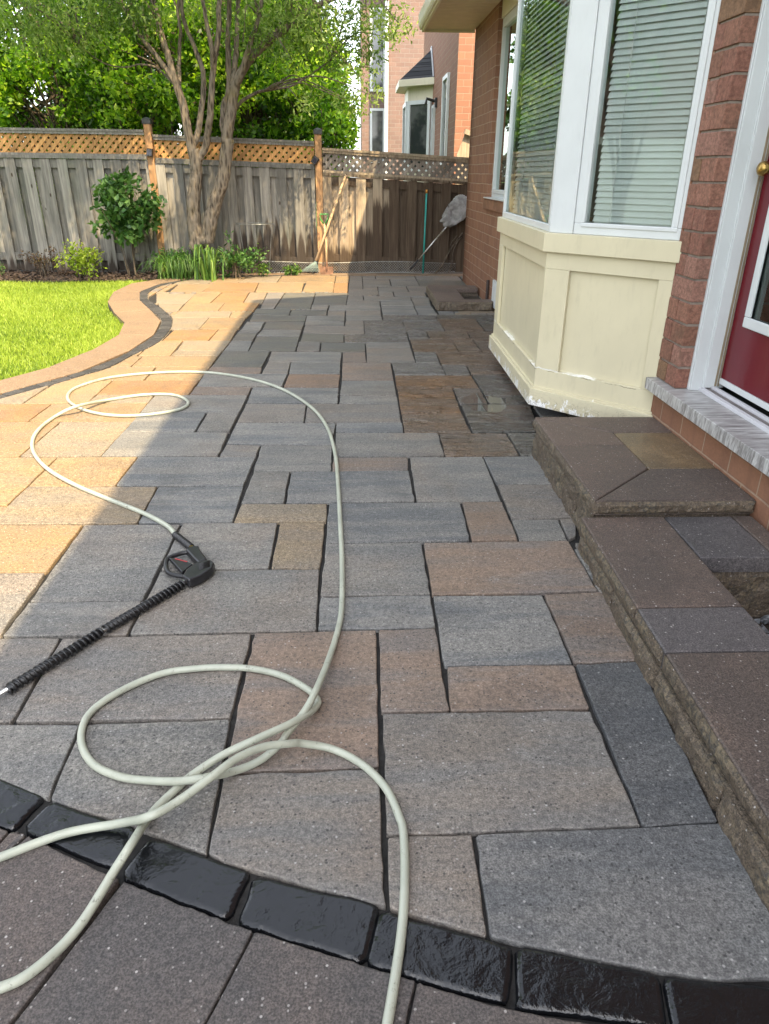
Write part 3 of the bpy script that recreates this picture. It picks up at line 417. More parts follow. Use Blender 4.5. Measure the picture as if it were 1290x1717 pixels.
M['bsill'] = plain('brick_sill', (0.20, 0.095, 0.05), 0.85, 0.2, 10, 0.5, 90)
M['cream'] = m_paint('cream_paint', (0.60, 0.55, 0.385), 0.36, True)
M['cream2'] = m_paint('cream_trim', (0.62, 0.57, 0.43), 0.45)
M['white'] = m_paint('white_vinyl', (0.60, 0.63, 0.63), 0.3, False, 0.025)
M['white2'] = m_paint('white_jamb', (0.58, 0.58, 0.60), 0.42, False, 0.03)
M['glass'] = m_glass('window_glass')
M['glass_d'] = m_glass('door_glass', (0.55, 0.6, 0.6), 1.2)
M['inside'] = plain('dark_interior', (0.045, 0.055, 0.052), 0.9)
M['blind'] = plain('blind_slat', (0.74, 0.80, 0.78), 0.45, 0.04, 5, 0.02)
M['door'] = m_paint('red_door_paint', (0.125, 0.006, 0.014), 0.22, False, 0.02)
M['brass'] = plain('brass', (0.36, 0.24, 0.075), 0.3, 0.2, 30, 0.1, 60, 0.5, 1.0)
M['steel'] = plain('steel', (0.55, 0.54, 0.52), 0.3, 0.15, 30, 0.1, 60, 0.5, 1.0)
M['darkrub'] = plain('black_rubber', (0.012, 0.012, 0.013), 0.42, 0.3, 20, 0.2, 150)
M['blackpl'] = plain('black_plastic', (0.014, 0.014, 0.016), 0.38, 0.25, 14, 0.15, 180)
M['redpl'] = plain('red_mark', (0.35, 0.03, 0.03), 0.5)
M['hose'] = m_hose()
M['sill'] = m_sillstone()
M['tread'] = plain('aluminium_threshold', (0.30, 0.27, 0.26), 0.42, 0.2, 14, 0.15, 80, 0.5, 0.6)
M['fence_g'] = m_wood('weathered_grey_board', (0.135, 0.128, 0.114), (0.265, 0.252, 0.225), True)
M['fence_b'] = m_wood('brown_board', (0.215, 0.165, 0.115), (0.40, 0.325, 0.235), True, wet_shade_c=(0.040, 0.024, 0.014))
M['cedar'] = m_wood('cedar_post', (0.24, 0.135, 0.066), (0.38, 0.23, 0.12))
M['lattice_o'] = m_wood('cedar_lattice', (0.34, 0.175, 0.06), (0.52, 0.30, 0.12))
M['lattice_g'] = m_wood('grey_lattice', (0.15, 0.13, 0.11), (0.27, 0.24, 0.21))
M['handle'] = m_wood('tool_handle', (0.40, 0.27, 0.15), (0.58, 0.43, 0.27))
M['cap'] = plain('black_cap', (0.012, 0.012, 0.013), 0.45)
M['green_pl'] = plain('green_plastic', (0.10, 0.32, 0.08), 0.4)
M['teal'] = plain('teal_pole', (0.015, 0.24, 0.21), 0.35)
M['rust'] = plain('rusty_steel', (0.17, 0.09, 0.055), 0.75, 0.4, 20, 0.5, 60)
M['greenmetal'] = plain('rake_tines', (0.16, 0.22, 0.20), 0.5)
M['netcloth'] = plain('grey_net', (0.21, 0.205, 0.20), 0.9, 0.3, 18, 0.6, 160)
M['wire'] = plain('galvanised_wire', (0.30, 0.31, 0.30), 0.45, 0.2, 20, 0.1, 60, 0.5, 0.7)
M['bark'] = m_bark('grey_bark', (0.045, 0.036, 0.028), (0.185, 0.155, 0.12))
M['bark_d'] = m_bark('dark_bark', (0.035, 0.027, 0.02), (0.12, 0.095, 0.07))
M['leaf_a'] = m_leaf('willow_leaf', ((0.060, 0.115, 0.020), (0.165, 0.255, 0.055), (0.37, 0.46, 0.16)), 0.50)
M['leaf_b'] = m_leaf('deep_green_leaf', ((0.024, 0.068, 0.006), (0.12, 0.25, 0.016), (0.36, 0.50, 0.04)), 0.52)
M['leaf_c'] = m_leaf('bright_green_leaf', ((0.03, 0.085, 0.008), (0.11, 0.25, 0.014), (0.28, 0.44, 0.03)), 0.52)
M['leaf_s'] = m_leaf('shrub_leaf', ((0.030, 0.085, 0.020), (0.065, 0.15, 0.035), (0.14, 0.25, 0.07)), 0.35, 0.35)
M['leaf_y'] = m_leaf('yellow_green_leaf', ((0.12, 0.19, 0.012), (0.24, 0.34, 0.02), (0.38, 0.46, 0.05)), 0.35)
M['leaf_r'] = m_leaf('bronze_leaf', ((0.05, 0.028, 0.016), (0.10, 0.055, 0.03), (0.15, 0.11, 0.04)), 0.25)
M['leaf_g'] = m_leaf('strap_leaf', ((0.045, 0.11, 0.02), (0.10, 0.20, 0.035), (0.22, 0.33, 0.06)), 0.35)
M['leaf_l'] = m_leaf('lily_leaf', ((0.030, 0.085, 0.016), (0.06, 0.14, 0.025), (0.14, 0.24, 0.05)), 0.35)
M['grass'] = m_leaf('grass_blade', ((0.10, 0.185, 0.018), (0.27, 0.36, 0.042), (0.46, 0.53, 0.11)), 0.35, 0.5)
M['chip'] = plain('bark_chip', (0.060, 0.040, 0.028), 0.9, 0.6, 30, 0.6, 120)
M['gravel'] = plain('grey_gravel', (0.16, 0.17, 0.18), 0.75, 0.6, 25, 0.5, 120)
M['shingle'] = m_shingle()
M['soffit'] = plain('cream_soffit', (0.56, 0.46, 0.34), 0.6, 0.05)

# ------------------------------------------------------------------ ground
g = MB(); g.add([(-250, -250, -0.16), (250, -250, -0.16), (250, 250, -0.16), (-250, 250, -0.16)], [(0, 1, 2, 3)])
tag(g.build('ground', M['ground']), 'flat green ground reaching far behind the fence and houses', 'ground', kind='structure')

BIN = [(-2.9, 2.75), (-2.72, 3.5), (-2.45, 4.08)] + BORDER_IN + [(-1.9, 10.2), (-1.4, 10.33), (-0.8, 10.41), (0, 10.43), (1.6, 10.43)]
BOUT = [(-3.0, 2.75), (-2.82, 3.54), (-2.54, 4.13)] + BORDER_OUT + [(-1.9, 10.31), (-1.4, 10.43), (-0.8, 10.47), (0, 10.445), (1.6, 10.445)]
COUT = [(-3.3, 2.75), (-3.05, 3.65), (-2.74, 4.3)] + COPING_OUT + [(-1.9, 10.52), (-1.3, 10.62), (-0.6, 10.66), (1.6, 10.66)]
NIN = [(-2.9, 2.75), (-2.7, 2.15), (-2.2, 1.72), (-1.5, 1.50)] + NEAR_IN + [(1.15, 0.69), (1.6, 0.66)]
FIELD = BIN + NIN[::-1][:-1]
dn = lambda p, k=4: [tuple(q[:2]) for q in smooth_path([(*a, 0) for a in p], k)]
FIELD_D = dn(BIN, 4) + dn(NIN[::-1], 4)[:-1]

base = COUT + [(1.6, 3.3), (1.0, 3.3), (1.0, 0.45), (1.6, 0.45), (1.6, -0.6), (-3.6, -0.6), (-3.6, 2.4)]
b = MB(); b.add([(x, y, -0.015) for x, y in base], [tuple(range(len(base)))[::-1]])
tag(b.build('patio_bed', M['sand']), 'dark sand bed showing in the joints between the patio pavers', 'ground', kind='structure')

# ------------------------------------------------------------------ patio pavers
TONE = {  # two colours per paver, wetness; o, O, m have warm sunlight painted in
 'g': ((0.196, 0.186, 0.166), (0.146, 0.144, 0.136), 0.0), 'u': ((0.200, 0.193, 0.177), (0.126, 0.131, 0.133), 0.0),
 't': ((0.192, 0.168, 0.142), (0.158, 0.150, 0.138), 0.0), 'b': ((0.205, 0.150, 0.112), (0.168, 0.142, 0.122), 0.0),
 'B': ((0.215, 0.140, 0.092), (0.18, 0.132, 0.100), 0.0), 'd': ((0.100, 0.101, 0.101), (0.074, 0.077, 0.080), 0.0),
 'k': ((0.130, 0.122, 0.098), (0.100, 0.100, 0.092), 0.0), 'm': ((0.238, 0.184, 0.116), (0.222, 0.182, 0.130), 0.0), 'e': ((0.152, 0.151, 0.146), (0.104, 0.110, 0.114), 0.0),
 'o': ((0.266, 0.176, 0.086), (0.248, 0.176, 0.098), 0.0), 'O': ((0.270, 0.146, 0.056), (0.256, 0.158, 0.072), 0.0),
 'v': ((0.190, 0.184, 0.170), (0.150, 0.152, 0.150), 0.8), 'w': ((0.155, 0.148, 0.126), (0.112, 0.112, 0.104), 0.95),
 'W': ((0.195, 0.138, 0.094), (0.155, 0.130, 0.104), 0.95), 'P': ((0.245, 0.142, 0.072), (0.195, 0.138, 0.094), 0.95)}

def ccw(P):
    return P if sum(P[i - 1][0] * P[i][1] - P[i][0] * P[i - 1][1] for i in range(len(P))) > 0 else P[::-1]
def clip_to(poly, region):
    poly, region = ccw(poly), ccw(region); n = len(poly)
    vs = [Vector(p) for p in poly] + [Vector(p) for p in region]
    r = delaunay_2d_cdt(vs, [], [list(range(n)), list(range(n, n + len(region)))], 1, 1e-5)
    keep = [f for f, o in zip(r[2], r[5]) if 0 in o and 1 in o]
    if not keep: return None
    ed = {}
    for f in keep:
        for i in range(len(f)): ed[(f[i], f[(i + 1) % len(f)])] = 1
    nxt = {a: b_ for (a, b_) in ed if (b_, a) not in ed}
    best = []
    while nxt:
        s0 = next(iter(nxt)); loop = [s0]; cur = nxt.pop(s0)
        while cur != s0 and cur in nxt: loop.append(cur); cur = nxt.pop(cur)
        if len(loop) > len(best): best = loop
    return [tuple(r[0][i]) for i in best]

def paver(mb, poly, gap, tone, ztop, jitter=0.0013, thick=0.045, chamf=0.006, edge=0.004):
    """one stone: ragged outline, rounded corners, small arris"""
    A = sum(poly[i][0] * poly[i - 1][1] - poly[i - 1][0] * poly[i][1] for i in range(len(poly)))
    if A > 0: poly = poly[::-1]
    if abs(A) < 0.004: return
    n = len(poly); pts = []
    for i in range(n):
        a, b_, c_ = Vector(poly[i - 1]), Vector(poly[i]), Vector(poly[(i + 1) % n])
        d1, d2 = b_ - a, c_ - b_
        if d1.length < 1e-6 or d2.length < 1e-6: continue
        L1, L2 = d1.length, d2.length; d1.normalize(); d2.normalize()
        n1, n2 = Vector((-d1.y, d1.x)), Vector((-d2.y, d2.x))
        turn = d1.cross(d2)
        if abs(turn) > 0.4:
            cc = min(chamf, L1 * 0.3, L2 * 0.3)
            q = b_ + (n1 + n2) * gap
            pts += [(q - d1 * cc, n1), (q - (d1 - d2) * cc * 0.30, (n1 + n2).normalized()), (q + d2 * cc, n2)]
        else: pts.append((b_ + (n1 + n2).normalized() * gap, (n1 + n2).normalized()))
        k = int(L2 / 0.045)
        for j in range(1, k):
            pts.append((b_ + d2 * (L2 * j / k) + n2 * gap, n2))
    o1, o2 = [], []
    for i, (p, nn) in enumerate(pts):
        w = random.gauss(0, jitter) + (0.003 * max(0, random.random() - 0.86) / 0.14 if jitter > 0.001 else 0)
        p1 = p + nn * w; o1.append(p1); o2.append(p1 + nn * edge)
    m = len(pts); tx, ty = random.gauss(0, 0.0012), random.gauss(0, 0.0012); cx_, cy_ = o1[0]
    zt = lambda p: ztop + tx * (p.x - cx_) + ty * (p.y - cy_)
    vs = []; fs = [tuple(range(m))]
    for a_ in (0.0, 0.32, 0.66, 1.0):
        sa, ca_ = math.sin(a_ * math.pi / 2), math.cos(a_ * math.pi / 2)
        vs += [(a.x + (b_.x - a.x) * sa, a.y + (b_.y - a.y) * sa, zt(b_) - edge * 0.9 * (1 - ca_)) for a, b_ in zip(o2, o1)]
    vs += [(p.x, p.y, ztop - thick) for p in o1]
    for k_ in range(4): fs += [(k_ * m + i, (k_ + 1) * m + i, (k_ + 1) * m + (i + 1) % m, k_ * m + (i + 1) % m) for i in range(m)]
    ca, cb, wt = tone
    j = random.uniform(0.92, 1.09)
    mb.add(vs, fs, ca=tuple(x * j for x in ca), cb=tuple(x * j for x in cb), wet=(wt, 0.15 if tone in (TONE['d'], TONE['e'], TONE['u']) else 1.0, 0.0), rnd=(random.random(), random.random(), random.random()))

pm = MB(); boxes = []
for q, tn in PAVERS:
    poly = [(q[0], q[1]), (q[2], q[3]), (q[4], q[5]), (q[6], q[7])]
    xs, ys = [p[0] for p in poly], [p[1] for p in poly]; boxes.append((min(xs), min(ys), max(xs), max(ys)))
    poly = [(min(x, 1.42), y) for x, y in poly]
    pc = clip_to(poly, FIELD_D)
    if pc: paver(pm, pc, 0.0022 if tn in 'oOm' else 0.0032, TONE[tn], random.gauss(0, 0.0010))
# the courses that run on beyond the photo's left edge and under the bay, largest stones first
for ww, hh in ((0.5, 0.33), (0.33, 0.25), (0.33, 0.165), (0.165, 0.165), (0.165, 0.083), (0.083, 0.083), (0.055, 0.055)):
    yy = 0.9
    while yy < 10.6:
        xx = -3.2
        while xx < 1.6:
            bb = (xx, yy, xx + ww, yy + hh); e_ = 0.014
            if not (bb[2] > 0.95 and yy < 3.5) and not any(bb[0] < o[2] - e_ and bb[2] > o[0] + e_ and bb[1] < o[3] - e_ and bb[3] > o[1] + e_ for o in boxes):
                pc = clip_to([(bb[0], bb[1]), (bb[2], bb[1]), (bb[2], bb[3]), (bb[0], bb[3])], FIELD_D)
                if pc: paver(pm, pc, 0.004, TONE[random.choice('gutm' if xx > -1 else 'omot')], 0)
                boxes.append(bb)
            xx += ww * 0.5
        yy += hh * 0.5
tag(pm.build('patio_paving', M['paver'], smooth='rims'), 'patio of large grey and brown stone pavers, wet beside the house', 'patio', kind='structure')

# ------------------------------------------------------------------ black border bricks and coping
def along(path):
    P = dn(path, 10); L = [0.0]
    for a, b_ in zip(P, P[1:]): L.append(L[-1] + math.hypot(b_[0] - a[0], b_[1] - a[1]))
    def at(s):
        s = max(0, min(L[-1], s)); i = max(0, min(len(L) - 2, int(np.searchsorted(L, s)) - 1))
        t = (s - L[i]) / max(1e-9, L[i + 1] - L[i]); return (P[i][0] + t * (P[i + 1][0] - P[i][0]), P[i][1] + t * (P[i + 1][1] - P[i][1]))
    return at, L[-1], P
def band(mb, inner, outer, step, gap, ztop, thick, jit, tonev=((0, 0, 0), (0, 0, 0), 0), lim=None, edge=0.004, sub=1):
    ai, Li, Pi = along(inner); ao, Lo, Po = along(outer); Pn = np.array(Po)
    n = int(Li / step); prev = None
    for k in range(n + 1):
        p = ai(Li * k / n); d = np.hypot(Pn[:, 0] - p[0], Pn[:, 1] - p[1]); o = tuple(Pn[int(d.argmin())])
        cur = (p, o)
        if prev and (lim is None or lim(p)):
            poly = [prev[0], p, o, prev[1]]
            if math.hypot(o[0] - prev[1][0], o[1] - prev[1][1]) > 0.02: paver(mb, poly, gap, tonev, ztop + random.gauss(0, 0.0012), jit, thick, 0.01, edge)
            else: paver(mb, [prev[0], p, o], gap, tonev, ztop, jit, thick, 0.01, edge)
        prev = cur
bm_ = MB()
for q in NEAR_BRICKS: paver(bm_, q, -0.005, ((0, 0, 0),) * 2 + (0,), -0.002, 0.0016, 0.05, 0.018, 0.013)
tag(bm_.build('patio_border', M['black'], smooth='rims'), 'wet black bricks curving across the front of the patio', 'border', kind='structure')
M['black_far'] = m_coping('dry_black_brick', (0.026, 0.026, 0.027), (0.050, 0.049, 0.048))
js = MB(); a_i, L_i, P_i = along(BIN); a_o, L_o, P_o = along(BOUT); P_on = np.array(P_o); st_ = [p for p in P_i[::3] if p[0] < -0.9 and p[1] > 2.8]
ot_ = [P_o[int(np.hypot(P_on[:, 0] - p[0], P_on[:, 1] - p[1]).argmin())] for p in st_]; nn_ = len(st_)
js.add([(*p, -0.0065) for p in st_] + [(*p, -0.0065) for p in ot_], [(i, i + 1, nn_ + i + 1, nn_ + i) for i in range(nn_ - 1)])
tag(js.build('joint_sand', plain('pale_joint_sand', (0.17, 0.145, 0.11), 0.95, 0.3, 30, 0.6, 200)), 'pale sand in the joints of the dark winding brick band', 'ground', kind='structure')
bf = MB(); band(bf, BIN, BOUT, 0.125, 0.005, 0.002, 0.05, 0.002, lim=lambda p: p[0] < -0.9)
tag(bf.build('patio_border', M['black_far']), 'dark grey brick band snaking along the sunlit edge of the patio', 'border', kind='structure')
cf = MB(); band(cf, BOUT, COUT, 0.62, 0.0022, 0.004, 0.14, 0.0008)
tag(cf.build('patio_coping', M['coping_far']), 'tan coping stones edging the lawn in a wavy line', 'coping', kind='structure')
# coping in front of the near border
nj = [[(-0.72, 1.12), (-1.2, 0.35)]] + NEAR_JOINTS + [[(0.78, 0.652), (0.86, -0.1)]]
def lerp(a, b_, t): return (a[0] + (b_[0] - a[0]) * t, a[1] + (b_[1] - a[1]) * t)
fr = [nb_[0] for nb_ in NEAR_BRICKS] + [NEAR_BRICKS[-1][1]]
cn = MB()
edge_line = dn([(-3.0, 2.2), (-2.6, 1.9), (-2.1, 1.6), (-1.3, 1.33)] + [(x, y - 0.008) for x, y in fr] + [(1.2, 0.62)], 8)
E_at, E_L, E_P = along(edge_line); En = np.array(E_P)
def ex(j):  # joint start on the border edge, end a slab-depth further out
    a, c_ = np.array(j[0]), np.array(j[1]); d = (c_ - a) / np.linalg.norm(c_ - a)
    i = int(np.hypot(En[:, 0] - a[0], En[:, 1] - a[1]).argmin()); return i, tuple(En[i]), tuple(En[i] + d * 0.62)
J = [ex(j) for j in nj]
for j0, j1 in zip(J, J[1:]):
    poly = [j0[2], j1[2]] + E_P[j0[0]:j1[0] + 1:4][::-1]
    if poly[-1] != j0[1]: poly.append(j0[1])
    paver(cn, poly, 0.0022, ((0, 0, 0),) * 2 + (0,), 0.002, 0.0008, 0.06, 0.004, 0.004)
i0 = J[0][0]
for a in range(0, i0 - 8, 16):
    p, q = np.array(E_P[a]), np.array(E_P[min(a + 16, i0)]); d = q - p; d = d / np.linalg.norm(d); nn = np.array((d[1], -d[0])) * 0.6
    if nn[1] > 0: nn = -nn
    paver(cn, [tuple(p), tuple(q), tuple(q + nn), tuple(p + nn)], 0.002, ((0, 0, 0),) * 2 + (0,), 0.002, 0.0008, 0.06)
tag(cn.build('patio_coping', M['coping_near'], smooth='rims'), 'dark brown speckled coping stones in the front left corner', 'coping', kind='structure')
# black bricks that carry on round the bend beyond the photo
bb_ = MB(); band(bb_, [(-2.98, 2.75), (-2.72, 2.12), (-2.2, 1.70), (-1.5, 1.47), (-0.90, 1.285)], [(-3.1, 2.75), (-2.8, 2.05), (-2.24, 1.60), (-1.53, 1.37), (-0.92, 1.18)], 0.24, 0.003, -0.003, 0.05, 0.002)
tag(bb_.build('patio_border', M['black']), 'wet black bricks at the far left end of the front border', 'border', kind='structure')

# ------------------------------------------------------------------ lawn and bed
LB = [(-9.5, 9.95), (-5.5, 9.92), (-4.2, 9.85), (-3.3, 9.95), (-2.72, 10.06)]
lawn_poly = LB + [p for p in COUT[::-1] if p[1] < 10.0] + [(-3.6, 2.4), (-9.5, 1.0)]
g = MB(); g.add([(x, y, -0.055) for x, y in lawn_poly], [tuple(range(len(lawn_poly)))])
tag(g.build('lawn', M['ground']), 'lawn soil under the grass left of the patio', 'lawn', kind='structure')
bed = [(-9.5, 9.95), (-5.5, 9.92), (-4.2, 9.85), (-3.3, 9.95), (-2.72, 10.06)] + [p for p in COUT if p[1] >= 10.05] + [(1.6, 11.2), (-9.5, 11.2)]
g = MB(); g.add([(x, y, -0.015) for x, y in bed], [tuple(range(len(bed)))])
tag(g.build('planting_bed', M['soil']), 'dark mulched soil strip along the foot of the fence', 'garden bed', kind='structure')

def inside(x, y, poly):
    r = np.zeros(len(x), bool); n = len(poly)
    for i in range(n):
        (x0, y0), (x1, y1) = poly[i], poly[i - 1]
        c_ = ((y0 > y) != (y1 > y)) & (x < (x1 - x0) * (y - y0) / (y1 - y0 + 1e-12) + x0); r ^= c_
    return r
def leaf_mesh(name, mat, base_p, dirv, L, Wd, rnd, parent=None, kind=None, fold=0.15, tip=0.55):
    """many small pointed leaves as one mesh: base, two sides, tip"""
    n = len(base_p); d = dirv / np.linalg.norm(dirv, axis=1, keepdims=True)
    rv = RNG.normal(size=(n, 3)); s = np.cross(d, rv); s /= np.linalg.norm(s, axis=1, keepdims=True) + 1e-9; nn = np.cross(d, s)
    L = np.asarray(L).reshape(-1, 1) * np.ones((n, 1)); Wd = np.asarray(Wd).reshape(-1, 1) * np.ones((n, 1))
    v = np.empty((n, 4, 3))
    v[:, 0] = base_p; v[:, 1] = base_p + d * L * tip * 0.8 + s * Wd * 0.5 + nn * L * fold * 0.5
    v[:, 2] = base_p + d * L - nn * L * fold; v[:, 3] = base_p + d * L * tip * 0.8 - s * Wd * 0.5 + nn * L * fold * 0.5
    me = bpy.data.meshes.new(name); me.vertices.add(4 * n); me.vertices.foreach_set('co', v.ravel())
    me.loops.add(4 * n); me.loops.foreach_set('vertex_index', np.arange(4 * n)); me.polygons.add(n)
    me.polygons.foreach_set('loop_start', np.arange(n) * 4); me.update(calc_edges=True)
    at = me.attributes.new('rnd', 'FLOAT_VECTOR', 'POINT'); k = np.zeros((n, 4, 3), np.float32); k[:, :, 0] = rnd.reshape(-1, 1); at.data.foreach_set('vector', k.ravel())
    me.materials.append(mat); o = bpy.data.objects.new(name, me); C.objects.link(o)
    if parent is not None: o.parent = parent
    if kind: o['kind'] = kind
    return o

# grass blades
n = 150000
x = RNG.uniform(-6.2, -1.9, n); y = 4.2 + (10.0 - 4.2) * RNG.random(n)
ok = inside(x, y, lawn_poly); x, y = x[ok], y[ok]; n = len(x)
pat = np.sin(x * 2.1 + 1.3 * np.sin(y * 1.7)) * np.sin(y * 2.6 + x) * 0.5 + 0.5
bp = np.stack([x, y, np.full(n, -0.056)], 1); dv = np.stack([RNG.normal(0, 0.38, n), RNG.normal(0, 0.38, n), np.ones(n)], 1)
tag(leaf_mesh('grass', M['grass'], bp, dv, RNG.uniform(0.03, 0.065, n) * (0.8 + 0.4 * pat), 0.0062, np.clip(RNG.beta(2, 2, n) * 0.75 + 0.3 * pat, 0, 1), kind='stuff', fold=0.2),
    'bright green mown grass in the sun left of the patio', 'grass')
# bark mulch
n = 5200
x = RNG.uniform(-6.5, -0.6, n); y = RNG.uniform(9.85, 10.75, n); ok = inside(x, y, bed); x, y = x[ok], y[ok]; n = len(x)
bp = np.stack([x, y, RNG.uniform(-0.012, 0.012, n)], 1); dv = np.stack([RNG.normal(0, 1, n), RNG.normal(0, 1, n), RNG.normal(0.1, 0.25, n)], 1)
tag(leaf_mesh('mulch', M['chip'], bp, dv, RNG.uniform(0.03, 0.09, n), 0.028, RNG.random(n), kind='stuff', fold=0.05), 'dark bark mulch scattered under the shrubs', 'mulch')

# ------------------------------------------------------------------ steps, low wall, window wells
def stone_slab(mb, poly, z0, z1, **k):
    paver(mb, poly, k.get('gap', 0.0024), ((0, 0, 0),) * 2 + (0,), z1, 0.0005, z1 - z0, 0.005, 0.006)
st = thing('stone_step', 'dark brown stone doorstep with a tan centre slab below the red door', 'step', (1.2, 2.9, 0))
st_off = lambda p: (p[0] - 1.2, p[1] - 2.9)
def sl_part(poly, z0, z1, mat, name, par, off):
    m = MB(); stone_slab(m, [(p[0] - off[0], p[1] - off[1]) for p in poly], z0, z1); return m.build(name, mat, par, smooth='rims')
O = (1.2, 2.9)
XL, YN, YF, XW = 0.892, 2.412, 3.43, 1.512
sl_part([(XL, YN), (XW, YN), (XW, 2.735), (1.218, 2.735)], 0.13, 0.19, M['step'], 'edge_slab', st, O)
sl_part([(XL, YN), (1.218, 2.735), (1.218, 3.02), (XL, 3.02)], 0.13, 0.19, M['step'], 'edge_slab', st, O)
sl_part([(XL, 3.02), (1.218, 3.02), (1.218, 3.195), (XL, YF)], 0.13, 0.19, M['step'], 'edge_slab', st, O)
sl_part([(XL, YF), (1.218, 3.195), (XW, 3.195), (XW, YF)], 0.13, 0.19, M['step'], 'edge_slab', st, O)
cs = sl_part([(1.218, 2.735), (XW, 2.735), (XW, 3.195), (1.218, 3.195)], 0.13, 0.1885, M['step_tan'], 'centre_slab', st, O)
cs['label'] = 'wet tan centre slab'
m = MB()
rockface(m, (XL - 1.2 + 0.001, YF - 2.9), (XL - 1.2 + 0.001, YN - 2.9), 0.134, 0.184, 0.012, 0.012, 1)
rockface(m, (XL - 1.2, YN - 2.9 + 0.001), (XW - 1.2, YN - 2.9 + 0.001), 0.134, 0.184, 0.014, 0.012, 2)
m.build('split_edge', M['rock'], st, smooth=False)
m = MB(); yb = YF - 0.02; sd = 3
m.box(XL - 1.2 + 0.025, YN - 2.9 + 0.03, -0.05, XW - 1.2, YF - 2.9 - 0.01, 0.129)
while yb > YN + 0.06:
    L_ = min(random.uniform(0.16, 0.27), yb - YN - 0.02)
    rockface(m, (XL - 1.2 + 0.012, yb - 2.9), (XL - 1.2 + 0.012, yb - L_ + 0.006 - 2.9), -0.03, 0.127, 0.016, 0.016, sd); sd += 1; yb -= L_
rockface(m, (XL - 1.2 + 0.012, YN + 0.02 - 2.9), (XW - 1.2, YN + 0.02 - 2.9), -0.03, 0.127, 0.016, 0.016, 40)
m.build('riser', M['rock'], st)

def low_wall(name, label, slabs, faces, blocks, z0, z1, origin, group=None, ledge_=None):
    t = thing(name, label, 'low wall', (*origin, 0), 0, group)
    for i, p in enumerate(slabs): sl_part(p, z0, z1, M['step_grey' if ledge_ and i in (1, 4) else 'step'], 'coping_slab', t, origin)
    f = MB(); sd = 11 + len(slabs)
    for a, b_, za, zb, amp in faces:
        L_ = math.hypot(b_[0] - a[0], b_[1] - a[1]); k = max(1, round(L_ / 0.38)) if zb < z1 - 0.02 else 1
        for i in range(k):
            pa, pb = lerp(a, b_, i / k), lerp(a, b_, (i + 1) / k - 0.004 / L_)
            rockface(f, (pa[0] - origin[0], pa[1] - origin[1]), (pb[0] - origin[0], pb[1] - origin[1]), za, zb, amp, 0.014, sd); sd += 1
    for bx in blocks: f.box(bx[0] - origin[0], bx[1] - origin[1], bx[2], bx[3] - origin[0], bx[4] - origin[1], bx[5])
    if ledge_: f.prism([(p[0] - origin[0], p[1] - origin[1]) for p in ledge_], 0.03, 0.0665)
    f.build('stone_face', M['rock'], t); return t
xl, xr = 0.838, 1.158
xt = lambda y: 0.838 - 0.012 * (2.4 - y)
xb = lambda y: 0.850 - 0.030 * (2.4 - y)
ys = [2.398, 1.776, 1.556, 0.93, 0.31]
slabs = [[(xt(ys[i + 1]), ys[i + 1]), (xr, ys[i + 1]), (xr, ys[i]), (xt(ys[i]), ys[i])] for i in range(4)] + [[(xr, 2.075), (1.42, 2.075), (1.42, 2.398), (xr, 2.398)], [(1.42, 2.075), (1.50, 2.075), (1.50, 2.398), (1.42, 2.398)], [(xr, 0.31), (1.50, 0.31), (1.50, 0.62), (xr, 0.62)]]
faces = [((xt(ys[i]) + 0.001, ys[i]), (xt(ys[i + 1]) + 0.001, ys[i + 1] + 0.003), 0.073, 0.124, 0.009) for i in range(4)]
faces += [((xb(2.395), 2.395), (xb(0.31), 0.31), -0.03, 0.066, 0.014), ((xl, 0.311), (1.5, 0.311), 0.073, 0.124, 0.012)]
faces += [((xr + 0.03, 2.085), (1.50, 2.085), -0.22, 0.066, 0.012)]
ledge = [(xb(2.395) + 0.001, 2.392), (xb(0.31) + 0.001, 0.312), (0.90, 0.312), (0.90, 2.392)]
blocks = [(xl + 0.03, 0.33, -0.25, xr - 0.02, 2.39, 0.069), (xr - 0.02, 2.10, -0.25, 1.50, 2.39, 0.069), (xr - 0.02, 0.33, -0.25, 1.5, 0.6, 0.069)]
low_wall('low_wall', 'low split stone wall with brown coping slabs around the near window well', slabs, faces, blocks, 0.07, 0.13, (1.0, 1.4), None, ledge)
# gravel in the well
n = 420; gm = MB()
for i in range(n):
    cx_, cy_, r = random.uniform(1.13, 1.5), random.uniform(0.62, 2.07), random.uniform(0.010, 0.026)
    z = -0.10 + random.uniform(-0.01, 0.015)
    ph = [Vector((random.gauss(0, 1), random.gauss(0, 1), random.gauss(0, 1))).normalized() * r * random.uniform(0.7, 1.2) for _ in range(9)]
    bmx = bmesh.new()
    for v in ph: bmx.verts.new(v + Vector((cx_, cy_, z)))
    hl = bmesh.ops.convex_hull(bmx, input=bmx.verts)
    bmx.verts.index_update(); vv = [tuple(v.co) for v in bmx.verts]; gm.add(vv, [tuple(v.index for v in f.verts) for f in bmx.faces]); bmx.free()
tag(gm.build('gravel', M['gravel'], kind='stuff'), 'loose grey gravel at the bottom of the near window well', 'gravel')
g = MB(); g.add([(1.12, 0.5, -0.115), (1.5, 0.5, -0.115), (1.5, 2.1, -0.115), (1.12, 2.1, -0.115)], [(0, 1, 2, 3)])
g.build('well_floor', M['soil'], kind='structure')

